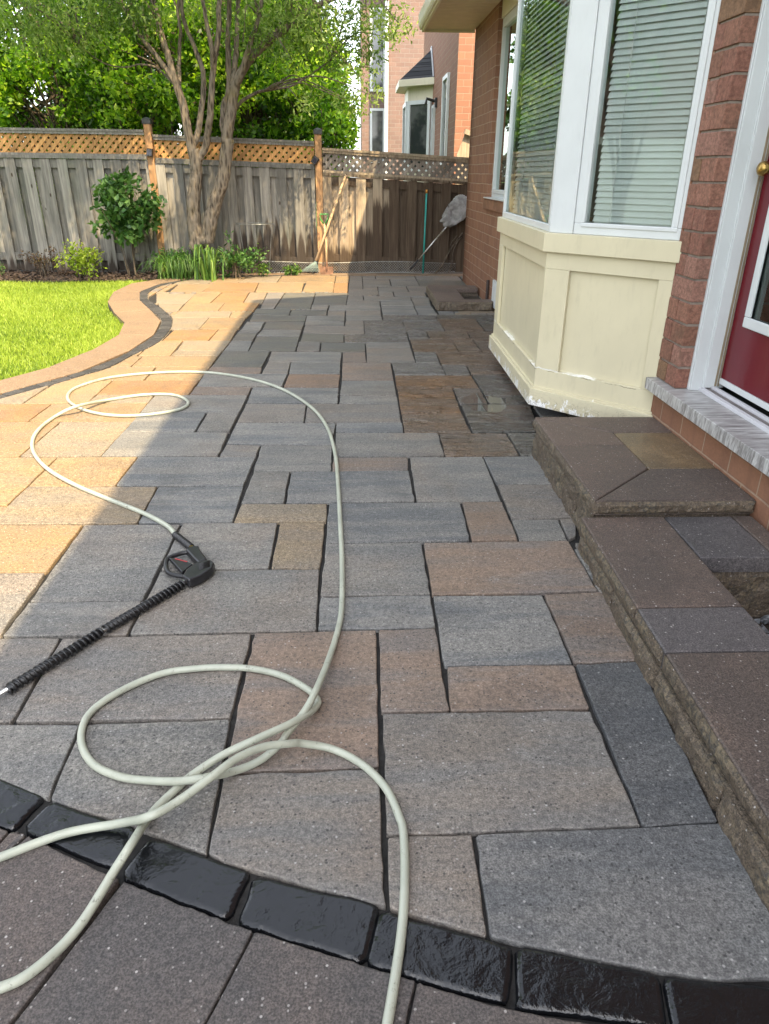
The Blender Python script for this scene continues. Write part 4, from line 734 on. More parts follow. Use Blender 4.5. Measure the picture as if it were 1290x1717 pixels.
fw = [[(0.835, 7.60), (1.145, 7.745), (1.145, 8.20), (0.835, 8.20)], [(0.835, 8.20), (1.145, 8.20), (1.145, 8.56), (0.835, 8.79)], [(0.835, 7.60), (1.42, 7.60), (1.42, 7.745), (1.145, 7.745)], [(0.835, 8.79), (1.145, 8.56), (1.41, 8.56), (1.41, 8.79)]]
low_wall('low_wall', 'small stone kerb around the far window well by the brick corner', fw,
         [((0.836, 8.79), (0.836, 7.603), 0.0, 0.094, 0.015), ((0.837, 7.601), (1.42, 7.601), 0.0, 0.094, 0.015), ((1.41, 8.565), (1.15, 8.565), -0.1, 0.05, 0.01)],
         [(0.85, 7.615, -0.1, 1.12, 8.77, 0.049), (1.12, 7.615, -0.1, 1.42, 7.735, 0.049), (1.12, 8.57, -0.1, 1.41, 8.77, 0.049)], 0.05, 0.10, (1.1, 8.2))
g = MB(); g.add([(1.14, 7.74, 0.004), (1.42, 7.74, 0.004), (1.42, 8.57, 0.004), (1.14, 8.57, 0.004)], [(0, 1, 2, 3)])
g.build('well_floor', M['soil'], kind='structure')

# ------------------------------------------------------------------ the brick house
HO = Vector((1.5, 3.46, 0.0)); HR = rad(0.72)
house = thing('brick_house', 'red brick house with a cream bay window and a red door on the right', 'house', HO, HR)
def part(mb, name, mat, par=house, **k): return mb.build(name, mat, par, **k)
w = MB()                       # wall at x = 0 .. 0.22; window hole y 3.30..5.02, z 1.00..2.70
WY0, WY1, WZ0, WZ1 = 3.30, 5.02, 1.045, 2.70
w.box(0, -0.002, -0.3, 0.22, WY0, 1.024); w.box(0, -0.002, 1.0241, 0.22, 0.05, 2.92); w.box(0, 2.40, 1.0241, 0.22, WY0, 2.92); w.box(0, 0.05, 2.60, 0.22, 2.40, 2.92); w.box(0, WY0, -0.3, 0.22, WY1, WZ0);  w.box(0, WY1, -0.3, 0.22, 6.47, 2.92)
w.box(0.0, 6.47 - 0.22, -0.3, 6.0, 6.47, 2.9199)
w.box(0.001, -1.4, -0.3, 0.22, -0.003, 0.328)                      # below the door sill
w.box(0, -8.0, -0.3, 0.22, -1.4, 5.9); w.box(0, -1.4, 2.55, 0.22, -0.002, 5.9); w.box(0, -0.002, 2.921, 0.22, 1.04, 5.9)
w.box(0.22, -8.0, -0.3, 6.0, -7.78, 5.9); w.box(0.22, 0.82, 2.921, 6.0, 1.04, 5.9)
part(w, 'wall', M['brick'])
# brick pier beside the door, real bricks
pr = MB(); z = 0.392; row = 0
BC = [(0.255, 0.128, 0.090), (0.280, 0.150, 0.115), (0.205, 0.122, 0.072), (0.235, 0.112, 0.082), (0.270, 0.135, 0.096), (0.215, 0.108, 0.075)]
while z < 2.5:
    sp = random.choice(((0.0, 0.095, 0.215), (0.0, 0.075, 0.215), (0.0, 0.12, 0.215), (0.0, 0.215)))
    for a, b_ in zip(sp, sp[1:]):
        c_ = random.choice(BC); e = random.uniform(-0.002, 0.002)
        pr.box(-0.006 + e, -b_ + 0.002 + random.uniform(-.002, .002), z + random.uniform(-.0015, .0015), 0.06, -a - (0.003 if a else -0.004 + random.uniform(-.003, .003)), z + 0.088 + random.uniform(-.002, .002), col=c_, rnd=(random.random(), random.random(), random.random()))
    z += 0.0985; row += 1
def m_pier():
    t = NT('pier_brick'); p = t.obj(); q = t.vadd(p, t.scl(t.attr('rnd', 1), 7, 9, 11))
    c = t.mix(1.0, t.attr('col', 0), t.mix(t.ramp(t.noise(q, 60, 5, 0.75), 0.3, 0.7), (0.62, 0.60, 0.58), (1.35, 1.32, 1.30)), 'MULTIPLY')
    c = t.mix(t.ramp(t.noise(q, 14, 5, 0.7), 0.5, 0.72, 0, 0.55), c, (0.115, 0.075, 0.05)); c = t.mix(t.ramp(t.noise(t.vadd(q, (5, 1, 3)), 22, 5, 0.75), 0.6, 0.72, 0, 0.5), c, (0.30, 0.20, 0.15))
    return t.pbr(c, 0.8, t.bump(t.noise(q, 85, 5, 0.75), 0.9, 0.006), 0.3)
part(pr, 'brick_pier', m_pier(), bevel=0.0035)
m = MB(); m.box(0.004, -0.207, 0.386, 0.058, -0.003, 2.55); part(m, 'pier_mortar', plain('mortar', (0.25, 0.205, 0.17), 0.9, 0.15, 30, 0.5, 160))
# stone sill, threshold, jambs, door
m = MB(); m.box(-0.052, -2.4, 0.330, 0.104, 0.012, 0.386); part(m, 'door_sill', M['sill'], bevel=0.003)
th = MB(); th.box(0.104, -2.3, 0.33, 0.128, -0.218, 0.400); th.box(0.157, -2.3, 0.33, 0.178, -0.218, 0.408)
th.build('threshold', M['white2'], house, bevel=0.002)
tr = MB(); tr.box(0.128, -2.3, 0.33, 0.157, -0.218, 0.394)
for k in range(5): tr.box(0.129 + k * 0.0056, -2.3, 0.394, 0.132 + k * 0.0056, -0.2181, 0.3975)
tr.build('tread', M['tread'], house)
jb = MB(); jb.box(0.062, -0.236, 0.386, 0.118, -0.2105, 2.5); jb.box(0.118, -0.248, 0.400, 0.215, -0.212, 2.5); jb.box(0.062, -0.2105, 0.39, 0.10, -0.15, 2.5)
jb.box(0.056, -0.228, 0.3865, 0.0625, -0.2112, 2.5); jb.box(0.112, -0.2425, 0.3868, 0.119, -0.236, 2.5)
part(jb, 'door_frame', M['white'], bevel=0.004)
seal = MB(); seal.box(0.168, -0.2535, 0.41, 0.176, -0.248, 2.48); seal.box(0.182, -0.2545, 0.41, 0.188, -0.248, 2.48); part(seal, 'weather_strip', plain('tan_strip', (0.25, 0.20, 0.13), 0.6))
dr = MB(); DX = 0.188
DY0, DY1, DZ0, DZ1 = -0.258, -1.14, 0.452, 2.45
GY0, GY1, GZ0, GZ1 = -0.375, -1.02, 0.72, 2.30
for a in ((DY1, DZ0, DY0, GZ0), (DY1, GZ1, DY0, DZ1), (GY0, GZ0, DY0, GZ1), (DY1, GZ0, GY1, GZ1)): dr.box(DX, a[0], a[1], DX + 0.044, a[2], a[3])
door = part(dr, 'door', M['door'])
m = MB()
for a in ((GY1 - 0.015, GZ0 - 0.015, GY0 + 0.015, GZ0 + 0.03), (GY1 - 0.015, GZ1 - 0.03, GY0 + 0.015, GZ1 + 0.015), (GY0 - 0.03, GZ0 + 0.03, GY0 + 0.015, GZ1 - 0.03), (GY1 - 0.015, GZ0 + 0.03, GY1 + 0.03, GZ1 - 0.03)): m.box(DX - 0.012, a[0], a[1], DX - 0.0005, a[2], a[3])
m.build('glass_frame', M['white'], door, bevel=0.005)
m = MB(); m.box(DX + 0.004, GY1 + 0.02, GZ0 + 0.02, DX + 0.010, GY0 - 0.02, GZ1 - 0.02); m.build('door_glass', M['glass_d'], door)
m = MB(); m.box(DX + 0.03, GY1 + 0.001, GZ0 + 0.001, DX + 0.040, GY0 - 0.001, GZ1 - 0.001); m.build('shade', plain('grey_shade', (0.22, 0.24, 0.24), 0.7, 0.2, 60), door)
m = MB(); m.lathe([(0.0, -0.066), (0.014, -0.065), (0.024, -0.058), (0.029, -0.045), (0.027, -0.032), (0.017, -0.022), (0.011, -0.016), (0.012, -0.008), (0.027, -0.006), (0.031, 0.0)], 24, (DX - 0.001, DY0 - 0.062, 1.328), (1, 0, 0))
m.build('knob', M['brass'], door, smooth=True)
m = MB(); m.box(DX - 0.006, DY1, 0.424, DX + 0.04, DY0, 0.451); m.build('sweep', M['white'], door, bevel=0.003)
m = MB(); m.box(0.10, -1.30, 0.386, 0.22, -1.16, 2.5); m.box(0.10, -1.16, 2.455, 0.22, -0.25, 2.549); part(m, 'door_frame', M['white'])
m = MB(); m.box(0.26, -1.4, -0.3, 2.6, 3.0, 0.35); part(m, 'floor', M['inside'])

# bay window: base panels
c1, c2 = (-0.485, 0.506), (-0.446, 1.966); w1, w2 = (0.0, 0.006), (0.0, 2.44)
def pl(p, q): 
    d = Vector((q[0] - p[0], q[1] - p[1], 0)); L = d.length; d.normalize(); return d, L, Vector((d.y, -d.x, 0))
bay = MB()
core = [w1, c1, c2, w2]
cen = (-0.2, 1.25)
def inset(poly, k):
    n = len(poly); out = []
    for i in range(n):
        a, b_, c_ = Vector(poly[i - 1]), Vector(poly[i]), Vector(poly[(i + 1) % n]); d1 = (b_ - a).normalized(); d2 = (c_ - b_).normalized()
        n1, n2 = Vector((d1.y, -d1.x)), Vector((d2.y, -d2.x)); bis = (n1 + n2); bis = bis / max(0.2, bis.dot(n1)); out.append(tuple(b_ + bis * k))
    return out
full = [(0.02, 0.006), c1, c2, (0.02, 2.44)]
full_cw = full
def grow(k):
    p = inset([w1, c1, c2, w2, (0.4, 2.44), (0.4, 0.006)], k); q = [(0.0, p[0][1])] + p[1:3] + [(0.0, p[3][1])]; 
    a, b_ = p[0], p[1]; t = (0.0 - b_[0]) / (a[0] - b_[0]); q[0] = (0.0 - 0.0005, b_[1] + t * (a[1] - b_[1]))
    a, b_ = p[3], p[2]; t = (0.0 - b_[0]) / (a[0] - b_[0]); q[3] = (0.0 - 0.0005, b_[1] + t * (a[1] - b_[1])); return q
SG = 1 if abs(grow(0.05)[1][0]) > abs(c1[0]) else -1
bay.prism(grow(-0.022 * SG), 0.105, 1.02)
bay.prism(grow(0.026 * SG), 0.100, 0.196)                          # base board
bay.prism(grow(0.026 * SG), 0.932, 1.026)                          # cap board
def boards(p, q, s0, s1, z0, z1, lst):
    d, L, n = pl(p, q); n = n * (1 if n.dot(Vector((-0.2 - p[0], 1.2 - p[1], 0))) < 0 else -1)
    for a, b_, za, zb in lst:
        o = Vector((p[0], p[1], 0)); t0, t1 = -0.021, 0.0005
        A = [o + d * a + n * t0, o + d * b_ + n * t0, o + d * b_ + n * t1, o + d * a + n * t1]
        bay.prism([(v.x, v.y) for v in A], za, zb)
for (p, q, s0, s1) in ((c1, w1, 0.143, 0.625), (c1, c2, 0.03, 1.33), (c2, w2, 0.10, 0.58)):
    d, L, n = pl(p, q)
    boards(p, q, s0, s1, 0, 0, [(0, L, 0.8465, 0.9315), (0, L, 0.1965, 0.312), (0.0, s0, 0.3121, 0.8464), (s1, L, 0.3121, 0.8464)])
baseo = part(bay, 'bay_base', M['cream'], bevel=0.003)
lip = MB(); lip.prism(grow(0.012 * SG), 0.1962, 0.208); part(lip, 'bay_moulding', M['cream'])
# window frames on the bay
def frame_rect(mb, p, q, s0, s1, z0, z1, wd, t0, t1):
    d, L, n = pl(p, q); n = n * (1 if n.dot(Vector((-0.2 - p[0], 1.2 - p[1], 0))) < 0 else -1); o = Vector((p[0], p[1], 0))
    def bar(a, b_, za, zb):
        A = [o + d * a + n * t0, o + d * b_ + n * t0, o + d * b_ + n * t1, o + d * a + n * t1]; mb.prism([(v.x, v.y) for v in A], za, zb)
    bar(s0, s1, z0, z0 + wd); bar(s0, s1, z1 - wd, z1); bar(s0, s0 + wd, z0 + wd, z1 - wd); bar(s1 - wd, s1, z0 + wd, z1 - wd)
def pane(mb, p, q, s0, s1, z0, z1, t):
    d, L, n = pl(p, q); n = n * (1 if n.dot(Vector((-0.2 - p[0], 1.2 - p[1], 0))) < 0 else -1); o = Vector((p[0], p[1], 0))
    a, b_ = o + d * s0 + n * t, o + d * s1 + n * t
    mb.add([(a.x, a.y, z0), (b_.x, b_.y, z0), (b_.x, b_.y, z1), (a.x, a.y, z1)], [(0, 1, 2, 3) if d.cross(Vector((0, 0, 1))).dot(n) > 0 else (3, 2, 1, 0)])
ZT = 2.58
wf = MB()
wf.prism([(c1[0] * 0.94, c1[1] + 0.025), c1, (c1[0] + 0.135 * 0.696, c1[1] - 0.135 * 0.718), (c1[0] + 0.135 * 0.696 + 0.05, c1[1] - 0.135 * 0.718 + 0.05)], 1.0262, ZT)
wf.prism(grow(-0.06 * SG), 1.0258, 1.034)
frame_rect(wf, c1, w1, 0.1352, 0.690, 1.0262, ZT, 0.052, -0.05, -0.006)
frame_rect(wf, c1, w1, 0.176, 0.672, 1.062, ZT - 0.03, 0.020, -0.052, 0.0)
frame_rect(wf, c1, c2, 0.0302, 1.46, 1.0262, ZT, 0.036, -0.05, -0.005)
frame_rect(wf, c2, w2, 0.0, 0.66, 1.0262, ZT, 0.06, -0.05, -0.006)
wf.box(-0.05, 2.36, 1.0262, 0.02, 2.438, ZT); 
bayw = part(wf, 'bay_window', M['white'], bevel=0.004)
m = MB(); pane(m, c1, w1, 0.19, 0.66, 1.08, ZT - 0.05, -0.022); m.build('glass', M['glass'], bayw)
m = MB(); pane(m, c1, c2, 0.06, 1.43, 1.06, ZT - 0.03, -0.022); m.build('glass', M['glass'], bayw)
m = MB(); pane(m, c2, w2, 0.05, 0.62, 1.08, ZT - 0.05, -0.022); m.build('glass', M['glass'], bayw)
m = MB(); m.prism(grow(0.06 * SG), ZT + 0.0005, 2.80); m.prism(grow(0.14 * SG), 2.80, 2.86); part(m, 'bay_header', M['cream2'])
m = MB(); m.box(1.2, -0.2, 0.35, 1.3, 3.0, 2.7); m.box(0.25, 2.9, 0.35, 1.2, 3.0, 2.7); part(m, 'inner_wall', plain('room_wall', (0.34, 0.38, 0.36), 0.8))
# far window
fw_ = MB(); 
def fr(x0, x1, y0, y1, z0, z1, wd):
    fw_.box(x0, y0, z0, x1, y1, z0 + wd); fw_.box(x0, y0, z1 - wd, x1, y1, z1); fw_.box(x0, y0, z0 + wd, x1, y0 + wd, z1 - wd); fw_.box(x0, y1 - wd, z0 + wd, x1, y1, z1 - wd)
fr(0.045, 0.12, WY0 + 0.001, WY1 - 0.001, WZ0 + 0.018, WZ1 - 0.001, 0.05)
fr(0.036, 0.11, 4.13, WY1 - 0.052, WZ0 + 0.069, WZ1 - 0.052, 0.035); fw_.box(0.033, 4.08, WZ0 + 0.07, 0.11, 4.129, WZ1 - 0.053)
fwo = part(fw_, 'window', M['white'], bevel=0.004)
m = MB(); m.box(0.03, WY0 + 0.001, WZ1 + 0.0005, 0.2, WY1 - 0.001, 2.919); part(m, 'window_header', M['cream2'])
m = MB(); m.add([(0.07, WY0 + 0.05, WZ0 + 0.06), (0.07, WY1 - 0.05, WZ0 + 0.06), (0.07, WY1 - 0.05, WZ1 - 0.05), (0.07, WY0 + 0.05, WZ1 - 0.05)], [(0, 3, 2, 1)]); m.build('glass', m_glass('far_window_glass', (0.5, 0.55, 0.55), 1.7), fwo)
m = MB(); m.box(-0.035, WY0 - 0.05, 0.955, 0.0, WY1 + 0.06, 1.046); m.box(-0.03, WY0 - 0.04, 1.0462, 0.085, WY1 - 0.001, 1.062); part(m, 'window_sill', M['bsill'], bevel=0.004)
m = MB(); m.box(-0.045, WY0, 1.0622, 0.09, WY1 - 0.002, 1.072); part(m, 'sill_flashing', M['white'])
m = MB(); m.box(-0.02, 4.02, 0.03, 0.02, 4.29, 0.30); vent = part(m, 'wall_vent', M['white'], bevel=0.004)
m = MB(); m.box(-0.023, 4.05, 0.06, -0.0202, 4.26, 0.27); m.build('vent_grille', plain('vent_grey', (0.6, 0.62, 0.62), 0.5), vent)
m = MB(); m.tube([(-0.02, 4.55, 0.0), (-0.02, 4.55, 0.26)], 0.016, 8); part(m, 'pipe', plain('rusty_pipe', (0.05, 0.035, 0.03), 0.7))
# eaves: soffit, fascia, gutter, roof over the single storey part; taller main part nearer the street
sf = MB()
sf.box(-0.60, 1.04, 2.84, 0.0, 6.50, 2.87)
k = 1.1
while k < 6.48: sf.box(-0.59, k, 2.830, -0.005, k + 0.060, 2.8398); k += 0.075
part(sf, 'soffit', M['soffit'])
fa = MB(); fa.box(-0.63, 1.04, 2.80, -0.60, 6.53, 2.96); fa.box(-0.60, 6.50, 2.80, 0.0, 6.53, 2.96); part(fa, 'fascia', M['cream2'], bevel=0.003)
gt = MB(); gt.slab((-0.631, 1.04, 0), (0, 1, 0), (0, 0, 1), [(0, 2.82), (5.49, 2.82), (5.49, 2.97), (0, 2.97)], -0.02)
gt.add([(-0.665, 1.04, 2.86), (-0.665, 6.53, 2.86), (-0.67, 6.53, 2.97), (-0.67, 1.04, 2.97), (-0.655, 1.04, 2.835), (-0.655, 6.53, 2.835), (-0.655, 6.53, 2.96), (-0.655, 1.04, 2.96)],
       [(0, 3, 2, 1), (0, 1, 5, 4), (4, 5, 6, 7), (2, 3, 7, 6), (1, 2, 6, 5), (0, 4, 7, 3)]); part(gt, 'gutter', M['cream2'])
rf = MB()
rf.add([(-0.66, 1.04, 2.97), (-0.66, 6.6, 2.97), (3.0, 6.6, 4.8), (3.0, 1.04, 4.8), (6.66, 6.6, 2.97), (6.66, 1.04, 2.97), (-0.66, 6.6, 2.90), (6.66, 6.6, 2.90)], [(0, 3, 2, 1), (3, 5, 4, 2), (6, 1, 2, 4, 7)])
rf.add([(-0.90, -8.5, 5.86), (-0.90, 1.04, 5.86), (3.0, 1.04, 7.8), (3.0, -8.5, 7.8), (6.6, 1.04, 5.86), (6.6, -8.5, 5.86)], [(0, 3, 2, 1), (3, 5, 4, 2), (0, 1, 4, 5), (1, 2, 4), (0, 5, 3)])
part(rf, 'roof', M['shingle'])
m = MB(); m.box(2.6, -7.6, -0.3, 5.9, 6.2, 2.6); part(m, 'inner_core', M['inside'])

# slatted blinds hanging behind the bay glass
def blind(label, p, q, s0, s1, inn, cords, ti=0.0158):
    bl = thing('window_blind', label, 'blind', HO, HR)
    d, L, nv = pl(p, q); nv = nv * (1 if nv.dot(Vector((-0.2 - p[0], 1.2 - p[1], 0))) < 0 else -1)
    m = MB(); o = Vector((p[0], p[1], 0)); z = 1.075
    while z < 2.54:
        a, b_ = o + d * s0 - nv * inn, o + d * s1 - nv * inn
        j = random.uniform(-0.0015, 0.0015)
        m.add([(a.x + nv.x * 0.012, a.y + nv.y * 0.012, z - ti + j), (b_.x + nv.x * 0.012, b_.y + nv.y * 0.012, z - ti - j), (b_.x, b_.y, z + 0.004 - j), (a.x, a.y, z + 0.004 + j), (b_.x - nv.x * 0.014, b_.y - nv.y * 0.014, z + ti), (a.x - nv.x * 0.014, a.y - nv.y * 0.014, z + ti)], [(0, 1, 2, 3), (3, 2, 4, 5)])
        z += 0.0285
    m.build('slats', M['blind'], bl, smooth=True)
    for s_ in cords:
        m = MB(); a = o + d * s_ - nv * (inn - 0.017); m.tube([(a.x, a.y, 1.06), (a.x, a.y, 2.55)], 0.0016, 5); m.build('cord', M['white'], bl)
blind('pale grey slatted blind hanging behind the near bay window pane', c1, w1, 0.205, 0.655, 0.075, (0.30, 0.615))
blind('dim slatted blind half hidden by reflections in the long bay pane', c1, c2, 0.07, 1.42, 0.075, (0.30, 1.10))

# ------------------------------------------------------------------ fence
FY = 10.75
fence = thing('wooden_fence', 'weathered board fence with lattice top running across the back of the garden', 'fence', (-2.0, FY, 0))
FX = -2.0
def fence_panel(x0, x1, zb0, zb1, zl0, zl1, sl, mboard, mlat, stain, slope=0.2, front_w=0.135, pitch=0.232):
    """boards on both sides of two rails, lattice framed above; sl tilts the tops"""
    S = lambda x: sl * (x - x0)
    b = MB(); x = x0 - 0.02; i = 0
    while x < x1 - 0.02:
        wv = front_w * random.uniform(0.93, 1.06); xe = min(x + wv, x1); h = zb1 + S(x) - 0.012
        le = random.gauss(0, 0.004); sh = stain(x + wv / 2)
        def brd(xa, xb, ya, yb, hh, lean, s_):
            vs = []
            for (xx, u) in ((xa, -1.0), ((xa + xb) / 2, 0.0), (xb, 1.0)):
                for yy_ in (ya, yb):
                    for zz, le_ in ((zb0, 0), (hh, lean)): vs.append((xx + le_ - FX, yy_ - FY, zz))
            F = [(0, 4, 5, 1), (4, 8, 9, 5), (2, 3, 7, 6), (6, 7, 11, 10), (0, 1, 3, 2), (8, 10, 11, 9), (1, 5, 7, 3), (5, 9, 11, 7)]
            st_ = [(s_, u, slope) for u in (-1.0, 0.0, 1.0) for _ in range(4)]
            b.add(vs, F, rnd=(random.random(), random.random(), random.random()), stain=st_)
        brd(x, xe, FY - 0.030, FY - 0.012, h, le, sh)
        if x + pitch < x1: brd(x + wv - 0.02, x + pitch + 0.025, FY + 0.030, FY + 0.048, h - 0.02, random.gauss(0, 0.004), sh * 0.95 if sh else 0)
        x += pitch * random.uniform(0.97, 1.03)
    b.build('board_panel', mboard, fence)
    r = MB()
    def rail(za, zb, ya, yb): 
        r.add([(x0 - FX, ya - FY, za), (x1 - FX, ya - FY, za + S(x1)), (x1 - FX, yb - FY, za + S(x1)), (x0 - FX, yb - FY, za), (x0 - FX, ya - FY, zb), (x1 - FX, ya - FY, zb + S(x1)), (x1 - FX, yb - FY, zb + S(x1)), (x0 - FX, yb - FY, zb)],
              [(0, 3, 2, 1), (4, 5, 6, 7), (0, 1, 5, 4), (1, 2, 6, 5), (2, 3, 7, 6), (3, 0, 4, 7)], rnd=(random.random() * .6, random.random(), random.random()), stain=(stain((x0 + x1) / 2) - 0.1, 0.0, 0.0))
    rail(zb0 + 0.14, zb0 + 0.24, FY - 0.0115, FY + 0.0295); rail(zb1 - 0.12, zb1 - 0.015, FY - 0.0115, FY + 0.0295)
    rail(zb1 - 0.008, zb1 + 0.028, FY - 0.045, FY + 0.055); rail(zl1 - 0.03, zl1, FY - 0.04, FY + 0.05); rail(zl1 - 0.062, zl1 - 0.0302, FY - 0.028, FY - 0.012)
    rail(zb1 + 0.0282, zb1 + 0.055, FY - 0.028, FY - 0.012)
    r.build('rail', mboard, fence)
    L_ = MB(); za, zb = zl0, zl1 - 0.031; sp, wd = 0.070, 0.043
    for sgn, yo in ((1, 0.0), (-1, 0.008)):
        u = -3.0
        while u < (x1 - x0) + 3:
            hw = wd * 0.7071
            H_ = zb - za
            strip = [(u - hw, 0), (u + hw, 0), (u + hw + sgn * H_, H_), (u - hw + sgn * H_, H_)]
            pc = clip_rect(strip, 0.0, 0.0, x1 - x0, H_)
            if len(pc) >= 3:
                A = [(x0 + p[0] - FX, yo, za + p[1] + sl * p[0]) for p in pc]; n_ = len(A)
                L_.add(A + [(p[0], p[1] + 0.007, p[2]) for p in A], [tuple(range(n_)), tuple(range(2 * n_ - 1, n_ - 1, -1))] + [(i, n_ + i, n_ + (i + 1) % n_, (i + 1) % n_) for i in range(n_)], rnd=(random.random(), random.random(), random.random()))
            u += sp * 1.414
    L_.build('lattice', mlat, fence)
wetmid = lambda x: (0.54 + 0.10 * math.sin(x * 9) if x > -1.75 else (0.18 if x > -2.0 else 0.0))
fence_panel(-5.35, -2.785, 0.02, 1.455, 1.49, 1.80, -0.004, M['fence_g'], M['lattice_o'], lambda x: 0.12)
fence_panel(-7.9, -5.45, 0.02, 1.47, 1.50, 1.81, 0.0, M['fence_g'], M['lattice_o'], lambda x: 0.1)
fence_panel(-2.675, -0.555, 0.02, 1.405, 1.435, 1.735, -0.028, M['fence_g'], M['lattice_o'], wetmid, 0.30)
fence_panel(-0.445, 1.62, 0.02, 1.275, 1.305, 1.60, -0.052, M['fence_b'], M['lattice_g'], lambda x: (max(0.2, min(1.15, 0.35 + 1.3 * (x + 0.1))) + random.uniform(-.12, .12)) if x > -0.05 else 0.25, 0.06)  # rising dark area: damp, with the house's shade painted in as stain
for px, zt in ((-2.73, 1.90), (-0.50, 1.80), (-5.40, 1.92)):
    m = MB(); m.box(px - 0.045 - FX, -0.05, -0.05, px + 0.045 - FX, 0.045, zt, rnd=(0.8, random.random(), random.random())); p_ = m.build('post', M['cedar'], fence, bevel=0.004)
    m = MB(); m.box(px - 0.056 - FX, -0.061, zt - 0.045, px + 0.056 - FX, 0.056, zt + 0.012)
    q = [(px - 0.056 - FX, -0.061), (px + 0.056 - FX, -0.061), (px + 0.056 - FX, 0.056), (px - 0.056 - FX, 0.056)]
    m.add([(*a, zt + 0.0121) for a in q] + [(px - FX - 0.012, -0.012, zt + 0.035), (px - FX + 0.012, -0.012, zt + 0.035), (px - FX + 0.012, 0.01, zt + 0.035), (px - FX - 0.012, 0.01, zt + 0.035)], [(0, 1, 5, 4), (1, 2, 6, 5), (2, 3, 7, 6), (3, 0, 4, 7), (4, 5, 6, 7)])
    m.build('post_cap', M['cap'], p_, bevel=0.003)
for px, pz, lab, rot in ((-2.725, 1.52, 'small black lamp box on the post behind the lilac shrub', 0.1), (-0.545, 1.445, 'small tilted black lamp box on the post beside the rake', 0.6)):
    t = thing('post_lamp', lab, 'lamp', (px, FY - 0.052, pz), 0, 'lamp boxes on the fence posts'); t.rotation_euler = (0, rot, 0)
    m = MB(); m.add([(-0.045, -0.001, -0.05), (0.045, -0.001, -0.05), (0.045, -0.001, 0.05), (-0.045, -0.001, 0.05), (-0.035, -0.07, -0.045), (0.035, -0.07, -0.045), (0.035, -0.045, 0.045), (-0.035, -0.045, 0.045)],
                      [(0, 1, 2, 3), (4, 7, 6, 5), (0, 4, 5, 1), (1, 5, 6, 2), (2, 6, 7, 3), (3, 7, 4, 0)]); m.build('housing', M['cap'], t, bevel=0.006)
    m = MB(); m.add([(-0.030, -0.0475, 0.034), (0.030, -0.0475, 0.034), (0.030, -0.069, -0.03), (-0.030, -0.069, -0.03)], [(0, 3, 2, 1)]); m.build('panel', plain('solar_panel', (0.02, 0.02, 0.03), 0.15), t)
# side fence that the window panes mirror
sf_ = thing('wooden_fence', 'plain board fence along the left side of the garden, outside the photo', 'fence', (-8.0, 4.0, 0))
m = MB(); y = -3.0
while y < 6.7: m.box(-0.01, y, -0.1, 0.012, y + 0.137, 1.75 + random.uniform(-0.01, 0.01), rnd=(random.random(), random.random(), random.random())); y += 0.141
m.build('board_panel', M['fence_g'], sf_)

# ------------------------------------------------------------------ trees
def limb(mb, pts, r0, r1, seg=9, wob=0.004, k=5):
    P = smooth_path(pts, k); n = len(P); r0 *= 0.9; r1 *= 0.85
    R = [r0 + (r1 - r0) * (i / (n - 1)) ** 0.85 for i in range(n)]
    P = [(p[0] + random.gauss(0, wob * R[i] / r0), p[1] + random.gauss(0, wob * R[i] / r0), p[2]) for i, p in enumerate(P)]
    mb.tube(P, [r * random.uniform(0.98, 1.02) for r in R], seg); return P
def at_px(x, y, Y):
    d = np.array(_f) * 1195.0 + np.array(_r) * (x - 645.0) - np.array(_u) * (y - 858.5)
    s = Y / d[1]; return (d[0] * s, Y, CAM_H + d[2] * s)
def cluster(c, r, n, flat=0.75):
    p = RNG.normal(size=(n, 3)); p /= np.linalg.norm(p, axis=1, keepdims=True); p *= (RNG.random((n, 1)) ** 0.42) * np.array([r, r, r * flat]); return p + np.array(c)
def crown(name, mat, clusters, per, L, Wd, parent, droop=0.3, off=(0, 0, 0)):
    P = []; K = []
    for c, r in clusters:
        nn = int(per * (r / 0.45) ** 2); P.append(cluster(c, r, nn)); K.append(np.clip(RNG.normal(random.uniform(0.05, 0.85), 0.24, nn), 0, 1))
    P = np.concatenate(P) - np.array(off); K = np.concatenate(K); n = len(P)
    d = RNG.normal(size=(n, 3)); d[:, 2] -= droop
    return leaf_mesh(name, mat, P, d, RNG.uniform(0.55, 1.3, n) * L, RNG.uniform(0.65, 1.2, n) * Wd, K, parent)

TY = 10.25; TO = (-2.15, TY, -0.02)
tree = thing('garden_tree', 'two stemmed garden tree with pale bark growing in the bed before the fence', 'tree', TO)
tm = MB(); loc = lambda P: [(p[0] - TO[0], p[1] - TO[1], p[2] - TO[2]) for p in P]
def pxl(s, dy=0.0):
    out = []
    for i, t_ in enumerate(s.split()):
        a = t_.split(','); Y = TY + (float(a[2]) if len(a) > 2 else 0.0); out.append(at_px(float(a[0]) / 2, float(a[1]) / 2, Y))
    return out
ends = []
def tl(s, r0, r1, ext=1.4, seg=9):
    P = pxl(s); a, b_ = np.array(P[-2]), np.array(P[-1]); d = (b_ - a); d /= np.linalg.norm(d)
    P.append(tuple(b_ + d * ext * 0.5 + np.array([random.gauss(0, .12), random.gauss(0, .25), 0.05]))); P.append(tuple(b_ + d * ext + np.array([random.gauss(0, .25), random.gauss(0, .4), 0.25])))
    Q = limb(tm, loc(P), r0, r1, seg); ends.append([tuple(np.array(q) + np.array(TO)) for q in Q]); return Q
